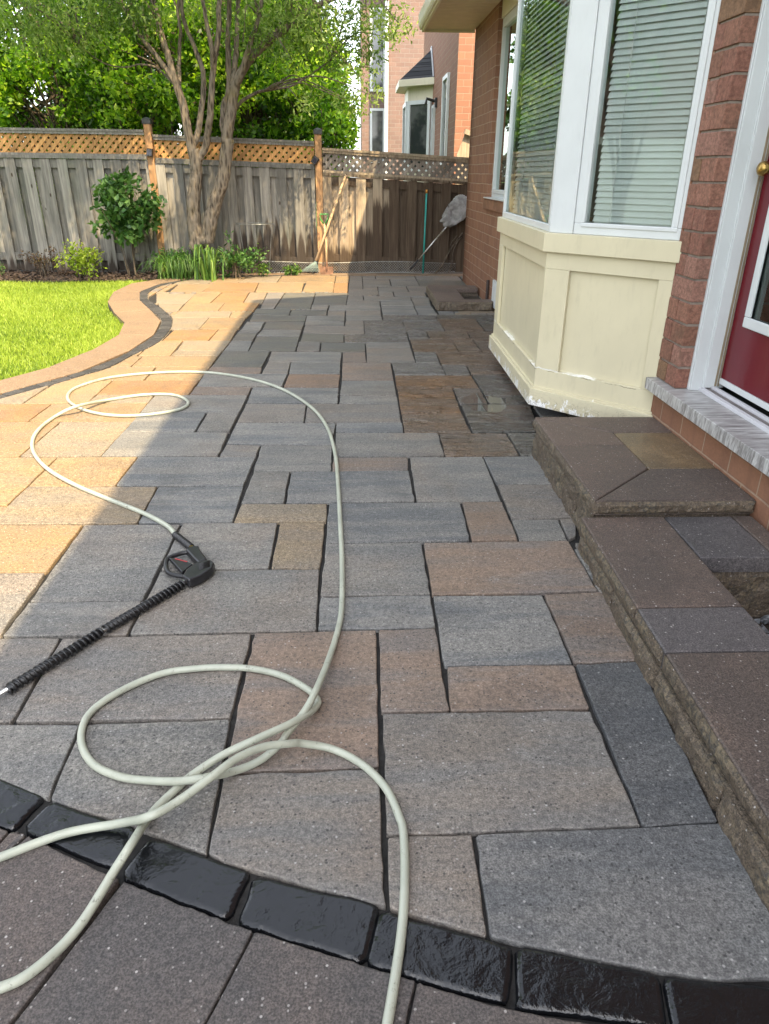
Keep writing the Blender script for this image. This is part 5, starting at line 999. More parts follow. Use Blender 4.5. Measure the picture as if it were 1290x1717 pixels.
# left stem and its limbs (photo pixels x2)
limb(tm, loc(pxl('662,835 660,800 652,745 648,690 655,620 658,560 648,500')), 0.118, 0.085, 14, 0.004)
tl('650,520 632,450 614,350 590,280 565,190 540,110 512,0', 0.070, 0.028)
tl('660,540 690,490 705,390,-0.1 715,240,-0.1 735,100,-0.1 738,0', 0.056, 0.026)
tl('645,495 665,440,0.1 680,330,0.2 680,240,0.2 650,150,0.2 610,30,0.2', 0.05, 0.02)
tl('592,285 560,235 520,180 470,120 430,50 395,0', 0.042, 0.016)
tl('715,250,-0.1 710,160,-0.2 690,60,-0.2 680,0,-0.2', 0.035, 0.018)
tl('600,300 602,200,0.3 605,100,0.3 600,0,0.3', 0.03, 0.015)
# right stem
limb(tm, loc(pxl('692,815 700,770 715,700 735,640 752,580 758,520 765,470')), 0.112, 0.09, 14, 0.004)
tl('758,480 772,390 785,310 800,260 845,190 900,140 960,95 1060,20', 0.085, 0.026)
tl('762,470 750,420,0.1 752,350,0.15 768,300,0.15 765,150,0.15 770,0,0.15', 0.055, 0.024)
tl('790,300 815,230,-0.15 845,130,-0.15 868,60,-0.2 880,0,-0.2', 0.045, 0.022)
tl('775,330 790,200,0.2 795,100,0.25 800,0,0.25', 0.045, 0.02)
tl('770,400 800,350,0.3 860,310,0.4 910,300,0.5', 0.03, 0.012, 0.6)
tl('590,290 530,230,0.2 470,215,0.2 420,225,0.3', 0.016, 0.006, 0.3)
cl = []
# visible lower edge of the crown, from the photo, plus the full crown above the frame
low = [(40, 60, .55), (130, 90, .5), (220, 60, .55), (90, 20, .5), (300, 40, .45), (420, 40, .4), (330, 110, .35), (480, 60, .35), (390, 10, .5), (250, 150, .3), (170, 130, .35),
       (880, 60, .4), (960, 50, .45), (1050, 60, .45), (1120, 90, .42), (1170, 40, .45), (1230, 70, .38), (1290, 60, .35), (1340, 80, .28), (1190, 170, .33), (1240, 190, .30), (1130, 210, .26), (1210, 260, .28), (1160, 330, .24), (1200, 360, .22), (1250, 320, .2),
       (920, 130, .35), (1010, 130, .33), (980, 200, .26), (1080, 140, .3), (860, 150, .28), (1000, 20, .5), (800, 40, .4), (600, 30, .35), (700, 20, .35), (820, 110, .22), (1310, 130, .2), (1050, 300, .22), (1020, 360, .18)]
for a, b_, r in low:
    p = at_px(a / 2, b_ / 2, TY + random.uniform(-0.5, 0.7)); cl.append((p, r * 0.92))
for i in range(210):
    th, rr = random.uniform(0, 2 * math.pi), random.random() ** 0.5
    cl.append(((-2.3 + 3.4 * rr * math.cos(th), TY - 0.7 + 2.3 * rr * math.sin(th), 4.5 + random.uniform(-0.6, 1.6) * (1.1 - 0.5 * rr)), random.uniform(0.35, 0.6)))
tips = [np.array(e[-1]) for e in ends]
for c_, r in cl:                    # twigs from the nearest limb end into each leaf cluster
    c3 = np.array(c_); allp = [(np.linalg.norm(np.array(q) - c3) + 0.6 * max(0, q[2] - c3[2]), q) for e in ends for q in e[len(e) // 2:]]
    q = np.array(min(allp, key=lambda t_: t_[0])[1])
    if np.linalg.norm(q - c3) < 3.4:
        mid = (q + c3) / 2 + np.array([random.gauss(0, .1), random.gauss(0, .1), 0.18])
        P = smooth_path(loc([tuple(q), tuple(mid), tuple(c3)]), 5); tm.tube(P, [0.013 + (0.004 - 0.013) * i / (len(P) - 1) for i in range(len(P))], 5)
tm.build('trunk', M['bark'], tree, smooth=True)
crown('crown', M['leaf_a'], cl, 380, 0.074, 0.026, tree, 0.7, TO)

def far_tree(label, x, y, mat, cs, per=330, L=0.098, Wd=0.056, th=3.5, name='leafy_tree', lean=0.2):
    t = thing(name, label, 'tree', (x, y, -0.16)); o = (x, y, -0.16); m = MB(); top = (lean, 0, th)
    P = limb(m, [(0, 0, -0.05), (random.gauss(0, .05), 0, th * 0.4), top], 0.14, 0.05, 9, 0.01)
    for c_, r in cs:
        q = P[int(len(P) * random.uniform(0.3, 0.9))]; e = (c_[0] - o[0], c_[1] - o[1], c_[2] - o[2])
        mid = tuple((q[i] + e[i]) / 2 + random.gauss(0, .08) for i in range(3)); pp = smooth_path([q, mid, e], 4); m.tube(pp, [0.03 - 0.024 * i / (len(pp) - 1) for i in range(len(pp))], 5)
    m.build('trunk', M['bark_d'], t, smooth=True); crown('crown', mat, cs, per, L, Wd, t, 0.4, o); return t
def blob(cx_, cy_, cz, rx, ry, rz, n, r0=0.24, r1=0.48, zmin=0.9):
    out = []
    for i in range(n):
        v = RNG.normal(size=3); v /= np.linalg.norm(v); v *= random.random() ** 0.4
        out.append(((cx_ + v[0] * rx, cy_ + v[1] * ry, max(zmin, cz + v[2] * rz)), random.uniform(r0, r1)))
    return out
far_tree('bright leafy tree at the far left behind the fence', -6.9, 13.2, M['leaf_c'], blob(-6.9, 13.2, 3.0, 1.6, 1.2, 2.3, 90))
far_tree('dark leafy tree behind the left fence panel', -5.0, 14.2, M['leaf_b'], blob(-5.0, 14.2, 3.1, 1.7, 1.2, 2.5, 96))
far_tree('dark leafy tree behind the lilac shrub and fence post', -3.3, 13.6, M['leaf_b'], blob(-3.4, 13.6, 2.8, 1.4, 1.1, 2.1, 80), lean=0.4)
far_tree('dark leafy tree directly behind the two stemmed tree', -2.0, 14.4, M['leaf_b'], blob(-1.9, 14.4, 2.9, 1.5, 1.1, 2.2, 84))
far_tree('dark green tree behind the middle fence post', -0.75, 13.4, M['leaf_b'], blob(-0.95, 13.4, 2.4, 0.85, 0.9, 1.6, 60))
far_tree('small sunlit bright green tree left of the neighbouring house', -0.45, 12.6, M['leaf_c'], blob(-0.46, 12.6, 1.8, 0.40, 0.5, 0.62, 18, 0.2, 0.34, 1.2), L=0.09, Wd=0.055, th=1.8, lean=0)
M['leaf_shade'] = m_leaf('gap_shade_leaf', ((0.012, 0.035, 0.006), (0.03, 0.075, 0.010), (0.06, 0.13, 0.015)), 0.3)  # darkness of the crown gaps, put into the leaf colour of added trees
far_tree('added dark backing tree far back at the left behind the bright one', -8.2, 17.5, M['leaf_shade'], blob(-8.2, 17.5, 3.2, 2.2, 1.0, 2.8, 60, .4, .6), 150, 0.16, 0.10)
far_tree('added dark backing tree far back behind the lilac and first post', -4.9, 18.0, M['leaf_shade'], blob(-4.9, 18.0, 3.0, 2.0, 1.0, 2.4, 56, .4, .6), 150, 0.16, 0.10)
far_tree('added dark backing tree far back behind the two stemmed tree', -2.2, 18.2, M['leaf_shade'], blob(-2.2, 18.2, 2.7, 1.6, 1.0, 2.1, 46, .4, .6), 150, 0.16, 0.10)
far_tree('tall tree left of the patio, seen only as a reflection', -6.3, 1.2, M['leaf_c'], blob(-6.3, 1.2, 3.6, 1.5, 1.5, 1.5, 30, .3, .6), 90, 0.13, 0.08)

# ------------------------------------------------------------------ shrubs and bed plants
def stems(mb, n, h, sp, r=0.008, base=0.06):
    for i in range(n):
        a = random.uniform(0, 6.28); e = (math.cos(a) * sp * random.uniform(.3, 1), math.sin(a) * sp * random.uniform(.3, 1), h * random.uniform(.75, 1.05))
        P = smooth_path([(math.cos(a) * base, math.sin(a) * base, -0.02), (e[0] * .4, e[1] * .4, h * .45), e], 5); mb.tube(P, [r * (1 - 0.6 * i_ / (len(P) - 1)) for i_ in range(len(P))], 6)
def shrub(name, label, loc_, mat, cs, per, L, Wd, ns, h, sp, droop=0.2, sm='bark_d'):
    t = thing(name, label, 'shrub', loc_); m = MB(); stems(m, ns, h, sp); m.build('stems', M[sm], t, smooth=True)
    crown('foliage', mat, cs, per, L, Wd, t, droop); return t
p0 = at_px(222, 445, 10.35)
shrub('lilac_shrub', 'round dark green shrub with broad leaves standing before the fence', (p0[0], 10.3, -0.01), M['leaf_s'],
      [((a_[0], a_[1], a_[2]), r_2) for a_, r_2 in blob(0, 0, 0.90, .43, .26, .46, 62, .07, .17, 0.45)], 330, 0.095, 0.066, 6, 0.9, 0.42)
p0 = at_px(142, 455, 10.2)
shrub('spirea_shrub', 'low yellow green shrub at the edge of the mulch bed', (p0[0], 10.15, -0.01), M['leaf_y'],
      [((random.gauss(0, .15), random.gauss(0, .09), 0.24 + random.gauss(0, .08)), random.uniform(.09, .15)) for _ in range(26)], 420, 0.055, 0.022, 10, 0.4, 0.25)
p0 = at_px(74, 452, 10.25)
shrub('barberry_shrub', 'small bronze leaved shrub in the mulch left of the yellow green one', (p0[0], 10.25, -0.01), M['leaf_r'],
      [((random.gauss(0, .10), random.gauss(0, .07), 0.24 + random.gauss(0, .06)), random.uniform(.08, .13)) for _ in range(14)], 520, 0.035, 0.018, 9, 0.3, 0.16)
p0 = at_px(-6, 455, 10.2)
shrub('small_plant', 'tiny green plant cut off by the left edge of the photo', (p0[0], 10.2, -0.01), M['leaf_s'], [((0, 0, 0.12), 0.12)], 1500, 0.04, 0.02, 4, 0.14, 0.1)
p0 = at_px(395, 455, 10.15)
shrub('leafy_perennial', 'bushy green perennial with upright shoots right of the tree stems', (p0[0], 10.15, -0.01), M['leaf_s'],
      [((random.gauss(0, .16), random.gauss(0, .09), 0.24 + random.gauss(0, .09)), random.uniform(.09, .15)) for _ in range(20)] + [((-0.05, 0, 0.5), 0.05), ((-0.04, 0, 0.44), 0.06), ((-0.06, 0, .56), .04)], 520, 0.06, 0.030, 9, 0.42, 0.2)
p0 = at_px(300, 455, 10.3)
shrub('leafy_perennial', 'low green leafy mound behind the arching narrow leaves left of the tree', (p0[0], 10.28, -0.01), M['leaf_s'],
      [((random.gauss(0, .15), random.gauss(0, .07), 0.20 + random.gauss(0, .07)), random.uniform(.09, .15)) for _ in range(18)], 480, 0.06, 0.028, 8, 0.32, 0.2)
p0 = at_px(441, 452, 10.2)
shrub('small_plant', 'small light green plant between the bushy perennial and the wire mesh', (p0[0], 10.3, -0.01), M['leaf_g'], [((random.gauss(0, .04), 0, 0.10 + random.gauss(0, .03)), .07) for _ in range(6)], 900, 0.04, 0.028, 5, 0.15, 0.08)
p0 = at_px(491, 455, 10.45)
shrub('small_plant', 'small light green plant beside the rake head', (p0[0], 10.45, -0.01), M['leaf_g'], [((random.gauss(0, .06), 0, 0.09 + random.gauss(0, .03)), .08) for _ in range(8)], 900, 0.045, 0.03, 6, 0.15, 0.1)
def strappy(name, label, loc_, n, h, spread, wd, mat):
    m = MB()
    for i in range(n):
        a = random.uniform(0, 6.28); s_ = spread * random.uniform(.35, 1.1); hh = h * random.uniform(.6, 1.1); b0 = (random.gauss(0, spread * .26), random.gauss(0, spread * .18))
        P = [(b0[0] + math.cos(a) * s_ * t_ ** 1.15, b0[1] + math.sin(a) * s_ * 0.8 * t_ ** 1.15, hh * (2.7 * t_ - 2.35 * t_ * t_)) for t_ in (0, .25, .5, .75, 1)]
        sx, sy = -math.sin(a), math.cos(a); vs = []
        for j, p in enumerate(P):
            w_ = wd * (1, 1, .85, .55, .08)[j] * .5; vs += [(p[0] - sx * w_, p[1] - sy * w_, p[2]), (p[0] + sx * w_, p[1] + sy * w_, p[2])]
        m.add(vs, [(2 * j, 2 * j + 1, 2 * j + 3, 2 * j + 2) for j in range(4)], rnd=(random.random(), 0, 0))
    o = m.build(name, mat); o.location = loc_; return tag(o, label, 'plant')
p0 = at_px(300, 460, 10.1); strappy('daylily', 'wide clump of arching narrow leaves left of the tree base', (p0[0] - 0.02, 10.08, -0.01), 260, 0.40, 0.50, 0.011, M['leaf_l'])
p0 = at_px(352, 462, 10.0); strappy('iris', 'upright clump of broad strap leaves in front of the tree stems', (p0[0], 9.98, -0.01), 60, 0.55, 0.26, 0.024, M['leaf_g'])

# ------------------------------------------------------------------ wire mesh and hoop by the bed
def wm():
    m = MB(); x0, x1, z0, z1 = -1.35, 1.42, 0.0, 0.15
    for sgn in (1, -1):
        u = x0 - 0.2
        while u < x1 + 0.2:
            pc = clip_rect([(u, z0), (u + 0.0035, z0), (u + 0.0035 + sgn * 0.15, z1), (u + sgn * 0.15, z1)], x0, z0, x1, z1)
            if len(pc) >= 3: m.add([(p[0], 10.695 + 0.01 * math.sin(p[0] * 5) + 0.001 * sgn, p[1] + 0.012 * math.sin(p[0] * 3.1)) for p in pc], [tuple(range(len(pc)))])
            u += 0.036
    for z in (0.0, 0.15): m.tube([(x0 + (x1 - x0) * i / 40, 10.695 + 0.01 * math.sin((x0 + (x1 - x0) * i / 40) * 5), z + 0.012 * math.sin((x0 + (x1 - x0) * i / 40) * 3.1)) for i in range(41)], 0.003, 5)
    return tag(m.build('wire_mesh', M['wire']), 'low strip of wire mesh along the foot of the right fence panel', 'wire mesh')
wm()
t = thing('plant_hoop', 'thin wire plant hoop standing before the wet fence boards', 'plant support', (*at_px(432, 455, 10.55)[:2], 0))
m = MB(); m.tube([(0.26 * math.cos(a * math.pi / 24), 0.16 * math.sin(a * math.pi / 24), 0.66) for a in range(49)], 0.0035, 5); m.build('ring', M['wire'], t)
for a in (0.5, 2.6, 4.7):
    m = MB(); m.tube([(0.26 * math.cos(a), 0.16 * math.sin(a), 0.66), (0.18 * math.cos(a), 0.11 * math.sin(a), 0.0)], 0.0035, 5); m.build('leg', M['wire'], t)

# ------------------------------------------------------------------ tools against the fence
a, b_ = at_px(530, 437, 10.50), at_px(580, 293, 10.69)
t = thing('garden_rake', 'wooden handled fan rake leaning on the fence, tines down', 'rake', (a[0], a[1], 0)); ro = (a[0], a[1], 0)
m = MB(); m.tube([tuple(np.array(a) - np.array(ro)), tuple(np.array(lerp(a[:2], b_[:2], .5) + ((a[2] + b_[2]) / 2,)) - np.array(ro)), tuple(np.array(b_) - np.array(ro))], [0.019, 0.019, 0.017], 8, rnd=(0.7, .3, .2)); m.build('handle', M['handle'], t, smooth=True)
m = MB(); dd = (np.array(a) - np.array(b_)); dd /= np.linalg.norm(dd)
st0 = np.array(a) - np.array(ro)
for i in range(15):
    u = (i - 7) / 7.0; e = st0 + dd * 0.15 + np.array([-0.03 + u * 0.13, -0.03, 0]); e[2] = max(0.012, e[2])
    m.tube([tuple(st0), tuple((st0 + e) / 2 + np.array([0, -0.004, 0])), tuple(e), tuple(e + np.array([0, 0.02, -0.01]))], 0.0028, 4)
m.tube([tuple(st0 + dd * 0.09 + np.array([-0.02 + u * .085, -0.02, 0])) for u in (-1, -.5, 0, .5, 1)], 0.004, 5)
m.build('tines', M['greenmetal'], t)
a, b_ = at_px(548, 446, 10.55), at_px(544, 374, 10.66)
t = thing('garden_spade', 'rusty spade with a green D handle standing against the cedar post', 'spade', (a[0], a[1], 0)); ro = np.array((a[0], a[1], 0))
m = MB(); m.tube([tuple(np.array(a) - ro), tuple((np.array(a) + np.array(b_)) / 2 - ro + np.array([0.008, 0, 0])), tuple(np.array(b_) - ro)], 0.015, 8, rnd=(0.5, .1, .6)); m.build('handle', M['handle'], t, smooth=True)
top = np.array(b_) - ro; m = MB()
m.tube([tuple(top + np.array(v)) for v in ((0, 0, -0.02), (-0.05, 0, 0.05), (-0.055, 0, 0.115), (0.055, 0, 0.115), (0.05, 0, 0.05), (0, 0, -0.02))], 0.011, 7); m.build('grip', M['green_pl'], t, smooth=True)
m = MB(); pts = [(-0.09, 0.105), (0.09, 0.105), (0.092, 0.03), (0.07, -0.01), (-0.07, -0.01), (-0.092, 0.03)]
m.slab((0, -0.01, 0), (1, 0, 0), (0, 0.08, 1), pts, 0.004); m.tube([(0, -0.012, 0.05), (0, -0.006, 0.17)], [0.012, 0.017], 8)
for sx in (-0.045, 0.045): m.tube([(sx, -0.018, 0.0), (sx, -0.012, 0.10)], 0.004, 5)
m.build('blade', M['rust'], t, bevel=0.002)
a, b_ = at_px(709.5, 458, 10.62), at_px(715.5, 324, 10.70)
t = thing('broom_pole', 'thin teal pole with an orange tip standing against the dark fence', 'pole', (a[0], a[1], 0)); ro = np.array((a[0], a[1], 0))
m = MB(); A, B = np.array(a) - ro, np.array(b_) - ro; m.tube([tuple(A), tuple(B)], 0.0125, 10); m.build('pole', M['teal'], t, smooth=True)
m = MB(); m.tube([tuple(B), tuple(B + (B - A) * 0.045)], 0.0135, 10); m.build('tip', plain('orange_tip', (0.45, 0.20, 0.03), 0.5), t, smooth=True)
a, b_ = at_px(688, 452, 10.46), at_px(756, 371, 10.6)
t = thing('landing_net', 'long handled net with a grey mesh bag leaning in the fence corner', 'net', (a[0], a[1], 0)); ro = np.array((a[0], a[1], 0))
A, B = np.array(a) - ro, np.array(b_) - ro; dd = (B - A) / np.linalg.norm(B - A)
m = MB(); m.tube([tuple(A), tuple(A * .8 + B * .2)], 0.013, 8); m.build('grip', M['darkrub'], t, smooth=True)
m = MB(); m.tube([tuple(A * .8 + B * .2), tuple(B)], 0.0095, 8); m.build('pole', M['steel'], t, smooth=True)
hoop = [B + dd * 0.17 + np.array([0.13 * math.cos(q) * 1.0, 0.03 * math.sin(q), 0.15 * math.sin(q)]) + np.array([0.02, 0, 0.06]) for q in np.linspace(0, 2 * math.pi, 33)]
m = MB(); m.tube([tuple(p) for p in hoop], 0.006, 6); m.build('hoop', M['steel'], t, smooth=True)
nb = MB(); cc = B + dd * 0.17 + np.array([0.02, 0, 0.06]); rings = 9; vs = []; fs = []
for r in range(rings):
    f = r / (rings - 1); k = math.cos(f * 1.30) ** 0.7
    sag = np.array([-0.13 * f - 0.09 * f * f, -0.08 * math.sin(f * 2.5) - 0.02, -0.17 * f ** 1.2])
    for q in range(24):
        an = 2 * math.pi * q / 24; w_ = 1 + 0.34 * math.sin(q * 1.31 + 0.5 * r) * f + 0.14 * random.uniform(-1, 1) * f
        vs.append(tuple(cc + np.array([0.13 * math.cos(an) * k * w_, 0.045 * math.sin(an) * k * w_, 0.15 * math.sin(an) * k * w_]) + sag))
for r in range(rings - 1):
    for q in range(24): fs.append((r * 24 + q, r * 24 + (q + 1) % 24, (r + 1) * 24 + (q + 1) % 24, (r + 1) * 24 + q))
nb.add(vs, fs); nb.build('bag', M['netcloth'], t, smooth=True)
for i, (s_, lab, r) in enumerate((('732,458 742,445 752,425 762,408 774,390', 'thick bare stick leaning in the fence corner', 0.014), ('752,457 757,440 760,422 768,405 776,396', 'thin crooked stick leaning beside the thick one', 0.009))):
    P = [at_px(*map(float, u.split(',')), 10.56 + 0.13 * k / 4) for k, u in enumerate(s_.split())]; o0 = np.array((P[0][0], P[0][1], 0))
    m = MB(); Q = smooth_path([tuple(np.array(p) - o0 + np.array([random.gauss(0, .006), 0, 0])) for p in P], 4); m.tube(Q, [r * (1 - .4 * k / len(Q)) for k in range(len(Q))], 7)
    if i == 0: m.tube([Q[8], tuple(np.array(Q[8]) + np.array([0.05, 0.02, 0.16])), tuple(np.array(Q[8]) + np.array([0.12, 0.03, 0.24]))], [0.008, 0.006, 0.004], 6)
    o = m.build('stick', M['bark_d'], smooth=True); o.location = tuple(o0); tag(o, lab, 'stick', 'sticks in the fence corner')

# ------------------------------------------------------------------ hose and spray gun
m = MB(); m.tube(smooth_path(HOSE, 7), 0.0095, 14)
tag(m.build('pressure_hose', M['hose'], smooth=True), 'long pale grey pressure hose looped across the pavers', 'hose')
go = np.array((*GUN['body'][0], 0.0)); rel = lambda P, z: [(p[0] - go[0], p[1] - go[1], z) for p in P]
gun = thing('spray_gun', 'black pressure washer gun with a ribbed lance lying on the pavers', 'spray gun', tuple(go))
m = MB(); m.prism([(p[0], p[1]) for p in rel(GUN['body'], 0)], 0.004, 0.040)
m.prism([(p[0], p[1]) for p in rel(GUN['handle'], 0)], 0.006, 0.037)
body = m.build('body', M['blackpl'], gun, bevel=0.009, segs=3)
bp_ = rel(GUN['body'], 0)
m = MB()
e0, e1 = np.array(bp_[4]), np.array(bp_[6])
for k in range(6):
    c_ = e0 + (e1 - e0) * (0.12 + 0.13 * k); dd = np.array(bp_[5]) - (e0 + e1) / 2; dd /= np.linalg.norm(dd)
    m.tube([tuple(c_ - dd * 0.05 + np.array([0, 0, 0.0405])), tuple(c_ - dd * 0.008 + np.array([0, 0, 0.0405]))], 0.0016, 6)
m.build('ribs', M['darkrub'], body, smooth=True)
m = MB(); m.tube(smooth_path(rel(GUN['guard'], 0.021), 6), 0.0085, 10); m.build('trigger_guard', M['blackpl'], gun, smooth=True)
m = MB(); m.prism([(p[0], p[1]) for p in rel(GUN['trigger'], 0)], 0.013, 0.030); tg = m.build('trigger', M['blackpl'], gun, bevel=0.004)
tp = rel(GUN['trigger'], 0); m = MB(); u0, u1 = np.array(tp[0]), np.array(tp[2]); m.tube([tuple(u0 + (u1 - u0) * .25 + np.array([0.002, 0, 0.0305])), tuple(u0 + (u1 - u0) * .75 + np.array([0.002, 0, 0.0305]))], 0.0018, 6); m.build('safety_mark', M['redpl'], tg)
def ribbed(a, b_, r, z, pitch, amp, seg=14):
    a, b_ = np.array(a), np.array(b_); L_ = np.linalg.norm(b_ - a); n_ = int(L_ / pitch * 6); P = []; R = []
    for i in range(n_ + 1): P.append(tuple(a + (b_ - a) * i / n_)); ph = (i % 6); R.append(r + amp * (1 if ph in (0, 1, 2) else 0))
    mm = MB(); mm.tube(P, R, seg); return mm
s0 = rel(GUN['sleeve0'], 0.0175); ribbed(s0[0], s0[1], 0.0125, 0, 0.013, 0.0022).build('hose_sleeve', M['blackpl'], gun, smooth=False)
br = rel(GUN['brass'], 0.019); m = MB(); m.tube([br[0], br[1]], 0.0105, 6); m.build('coupling', M['brass'], gun)
ln = rel(GUN['lance'], 0.018); m = MB(); m.tube([ln[0], ln[1]], 0.0065, 12); lance = m.build('lance', M['steel'], gun, smooth=True)
m = MB(); d_ = np.array(ln[1]) - np.array(ln[0]); d_ /= np.linalg.norm(d_); m.tube([tuple(np.array(ln[0]) - d_ * 0.012), tuple(np.array(ln[0]) + d_ * 0.018)], 0.0105, 6); m.build('nut', M['steel'], lance)
def spiral_sleeve(a, b_, r):
    a, b_ = np.array(a), np.array(b_); mm = MB(); mm.tube([tuple(a), tuple(b_)], r, 14)
    L_ = np.linalg.norm(b_ - a); d_ = (b_ - a) / L_; sx = np.array([-d_[1], d_[0], 0]); up = np.array([0, 0, 1.0]); n_ = int(L_ / 0.0165 * 12)
    mm.tube([tuple(a + d_ * (L_ * i / n_) + (sx * math.cos(2 * math.pi * i / 12) + up * math.sin(2 * math.pi * i / 12)) * (r + 0.0012)) for i in range(n_ + 1)], 0.0042, 6)
    return mm
for key in ('s1', 's2'):
    q = rel(GUN[key], 0.0175); spiral_sleeve(q[0], q[1], 0.0118).build('grip_sleeve', M['darkrub'], lance, smooth=True)

# ------------------------------------------------------------------ neighbouring houses
nA = thing('neighbour_house', 'red brick house with a shingled bay window just beyond the fence', 'house', (1.73, 14.0, -0.16)); oA = np.array((1.73, 14.0, -0.16))
m = MB(); m.box(0, 0, 0, 7, 7.0, 7.2); m.build('wall', M['brick_n'], nA)
m = MB(); m.add([(-0.5, -0.5, 7.0), (7.5, -0.5, 7.0), (7.5, 7.5, 7.0), (-0.5, 7.5, 7.0), (3.5, 3.5, 9.6)], [(0, 1, 4), (1, 2, 4), (2, 3, 4), (3, 0, 4), (3, 2, 1, 0)]); m.build('roof', M['shingle'], nA)
bb = MB(); q = [(0.0, 4.25), (-0.52, 4.80), (-0.52, 6.0), (0.0, 6.5)]
bb.prism(q, 0.5, 1.55); bayb = bb.build('bay', M['cream2'], nA); bb = MB(); bb.prism(q, 2.95, 3.22); bb.build('frieze', M['cream2'], bayb)
m = MB(); sc_ = lambda k, e=0.0: [(0.0, q[0][1] - k), (q[1][0] - k, q[1][1] - k * .5), (q[2][0] - k, q[2][1] + k * .5), (0.0, q[3][1] + k)]
m.prism(sc_(0.22), 3.22, 3.36); m.build('eave', M['cream2'], bayb, bevel=0.01)
m = MB(); e = sc_(0.2); m.add([(x, y, 3.361) for x, y in e] + [(-0.002, 4.75, 3.97), (-0.002, 6.0, 3.97)], [(0, 1, 4), (1, 2, 5, 4), (2, 3, 5), (0, 4, 5, 3)]); m.build('bay_roof', M['shingle'], bayb)
m = MB(); fl = [(-0.012, 4.06, 3.36), (-0.012, 4.73, 4.0)]; m.add([(-0.012, 4.00, 3.37), (-0.012, 4.16, 3.37), (-0.012, 4.86, 4.0), (-0.012, 4.70, 4.02)], [(0, 1, 2, 3)]); m.slab((-0.013, 0, 0), (0, 1, 0), (0, 0, 1), [(4.00, 3.37), (4.18, 3.37), (4.86, 3.98), (4.70, 4.02)], -0.02); m.build('flashing', plain('grey_flashing', (0.5, 0.52, 0.55), 0.45), bayb)
def nwin(par, p, d, up, w_, h_, nrm, fw=0.07, name='window', split=False):
    """window lying on a wall: frame bars and a pane"""
    p, d, nrm = Vector(p), Vector(d), Vector(nrm); z = Vector((0, 0, 1)); m = MB()
    def bar(a, b_, c_, e_): 
        V = [p + d * a + z * c_, p + d * b_ + z * c_, p + d * b_ + z * e_, p + d * a + z * e_]
        m.add([tuple(v) for v in V] + [tuple(v + nrm * 0.05) for v in V], [(0, 1, 2, 3), (7, 6, 5, 4), (0, 4, 5, 1), (1, 5, 6, 2), (2, 6, 7, 3), (3, 7, 4, 0)])
    bar(0, w_, 0, fw); bar(0, w_, h_ - fw, h_); bar(0, fw, fw, h_ - fw); bar(w_ - fw, w_, fw, h_ - fw)
    if split: bar(w_ / 2 - fw / 2, w_ / 2 + fw / 2, fw, h_ - fw)
    o = m.build(name, M['white'], par)
    V = [p + d * fw + z * fw + nrm * 0.02, p + d * (w_ - fw) + z * fw + nrm * 0.02, p + d * (w_ - fw) + z * (h_ - fw) + nrm * 0.02, p + d * fw + z * (h_ - fw) + nrm * 0.02]
    g_ = MB(); g_.add([tuple(v) for v in V], [(0, 1, 2, 3)]); g_.build('pane', M['npane'], o)
def m_npane():
    t = NT('dark_pane'); p = t.obj(); c = t.mix(t.ramp(t.noise(p, 2.5, 3), 0.4, 0.6), (0.03, 0.035, 0.035), (0.10, 0.105, 0.10)); return t.pbr(c, 0.05, None, 0.9)
M['npane'] = m_npane()
f0, f1 = Vector((0, 4.25, 0)), Vector((-0.52, 4.80, 0)); dv = (f1 - f0); Lb = dv.length; dv.normalize()
nwin(bayb, f0 + Vector((0, 0, 1.5)) + dv * 0.03, dv, 1, Lb - 0.06, 1.45, Vector((-dv.y, dv.x, 0)) * (1 if Vector((-dv.y, dv.x, 0)).y < 0 else -1), 0.08)
nwin(bayb, (-0.52, 4.84, 1.5), (0, 1, 0), 1, 1.12, 1.45, (-1, 0, 0), 0.08)
nwin(nA, (0.0, 1.05, 1.6), (0, 1, 0), 1, 0.85, 1.52, (-1, 0, 0), 0.07); nwin(nA, (0.0, 3.55, 1.5), (0, 1, 0), 1, 0.42, 1.30, (-1, 0, 0), 0.06)
nwin(nA, (0.0, 4.4, 4.55), (0, 1, 0), 1, 1.0, 1.5, (-1, 0, 0), 0.07)
m = MB(); m.box(-0.05, 3.20, 2.72, 0.0, 3.32, 2.90); m.tube([(-0.05, 3.26, 2.84), (-0.22, 3.26, 2.88), (-0.24, 3.26, 2.78)], 0.03, 8); m.build('wall_lamp', M['cap'], nA)
m = MB(); m.slab((0, -0.55, 0), (1, 0, 0), (0, 0, 1), [(-0.02, 0), (0.55, 0), (0.55, 1.93), (0.10, 2.06), (-0.02, 1.75)], 0.04, rnd=(.8, .2, .3)); m.slab((0, -0.57, 0), (1, 0, 0), (0, 0, 1), [(0.08, 2.06), (0.57, 1.92), (0.57, 1.99), (0.10, 2.13)], 0.09, rnd=(.9, .2, .3))
o = m.build('wooden_gate', M['fence_b']); o.location = tuple(oA); tag(o, 'narrow wooden side gate against the lit brick corner beyond the fence', 'gate')
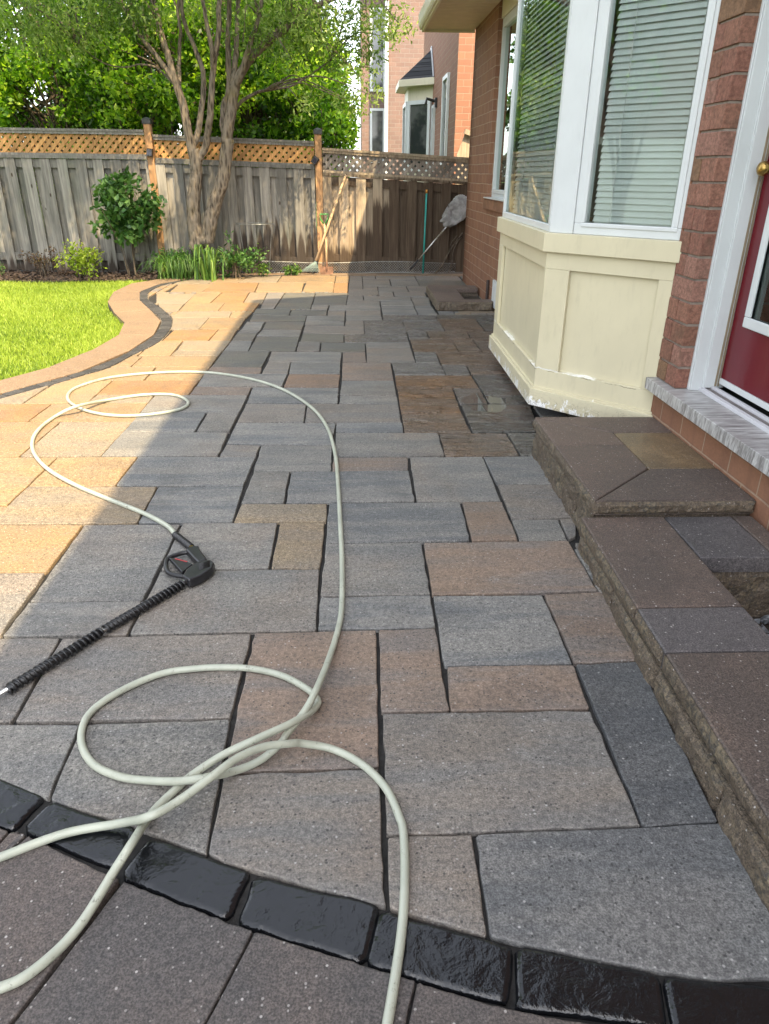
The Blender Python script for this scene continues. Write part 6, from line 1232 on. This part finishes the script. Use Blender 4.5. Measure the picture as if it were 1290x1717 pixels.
nB = thing('neighbour_house', 'paler brick house with white downpipe seen between the tree and the bay roof', 'house', (0.90, 27.0, -0.3))
m = MB(); m.box(0.12, 0, 0, 8, 6, 7.4); m.box(-0.55, 0.8, 0, 0.12, 6.2, 7.2); m.build('wall', M['brick_p'], nB)
m = MB(); m.tube([(0.10, -0.06, 0.2), (0.10, -0.06, 5.2)], 0.05, 8); m.build('downpipe', M['white'], nB)
m = MB(); m.box(0.5, -0.12, 5.45, 8, -0.001, 5.62); m.build('trim', M['white'], nB)
nwin(nB, (-0.32, 0.8, 1.55), (1, 0, 0), 1, 0.42, 1.35, (0, -1, 0), 0.06); nwin(nB, (-0.32, 0.8, 3.3), (1, 0, 0), 1, 0.42, 1.9, (0, -1, 0), 0.06)
m = MB(); m.add([(-1.1, -0.5, 7.2), (8.5, -0.5, 7.2), (8.5, 6.6, 7.2), (-1.1, 6.6, 7.2), (3.5, 3, 9.8)], [(0, 1, 4), (1, 2, 4), (2, 3, 4), (3, 0, 4), (3, 2, 1, 0)]); m.build('roof', M['shingle'], nB)
nB.scale = (1.24, 1.24, 1.24)
nC = thing('neighbour_house', 'pale brick house to the left, seen only as a reflection in the bay pane', 'house', (-15, -1.5, -0.16))
m = MB(); m.box(-6, -7, 0, 0, 7, 6.0); m.build('wall', M['brick_p'], nC)
m = MB(); m.box(0.001, -3, 0.0, 0.06, 1.0, 2.3); m.build('garage_door', M['white'], nC)
m = MB(); m.add([(-6.5, -7.5, 6), (0.5, -7.5, 6), (0.5, 7.5, 6), (-6.5, 7.5, 6), (-3, -3, 8.5), (-3, 3, 8.5)], [(0, 1, 4), (1, 2, 5, 4), (2, 3, 5), (3, 0, 4, 5), (3, 2, 1, 0)]); m.build('roof', M['shingle'], nC)
nwin(nC, (0.0, 2.0, 3.2), (0, 1, 0), 1, 1.6, 1.5, (1, 0, 0), 0.08); nwin(nC, (0.0, -3.5, 3.2), (0, 1, 0), 1, 1.6, 1.5, (1, 0, 0), 0.08)
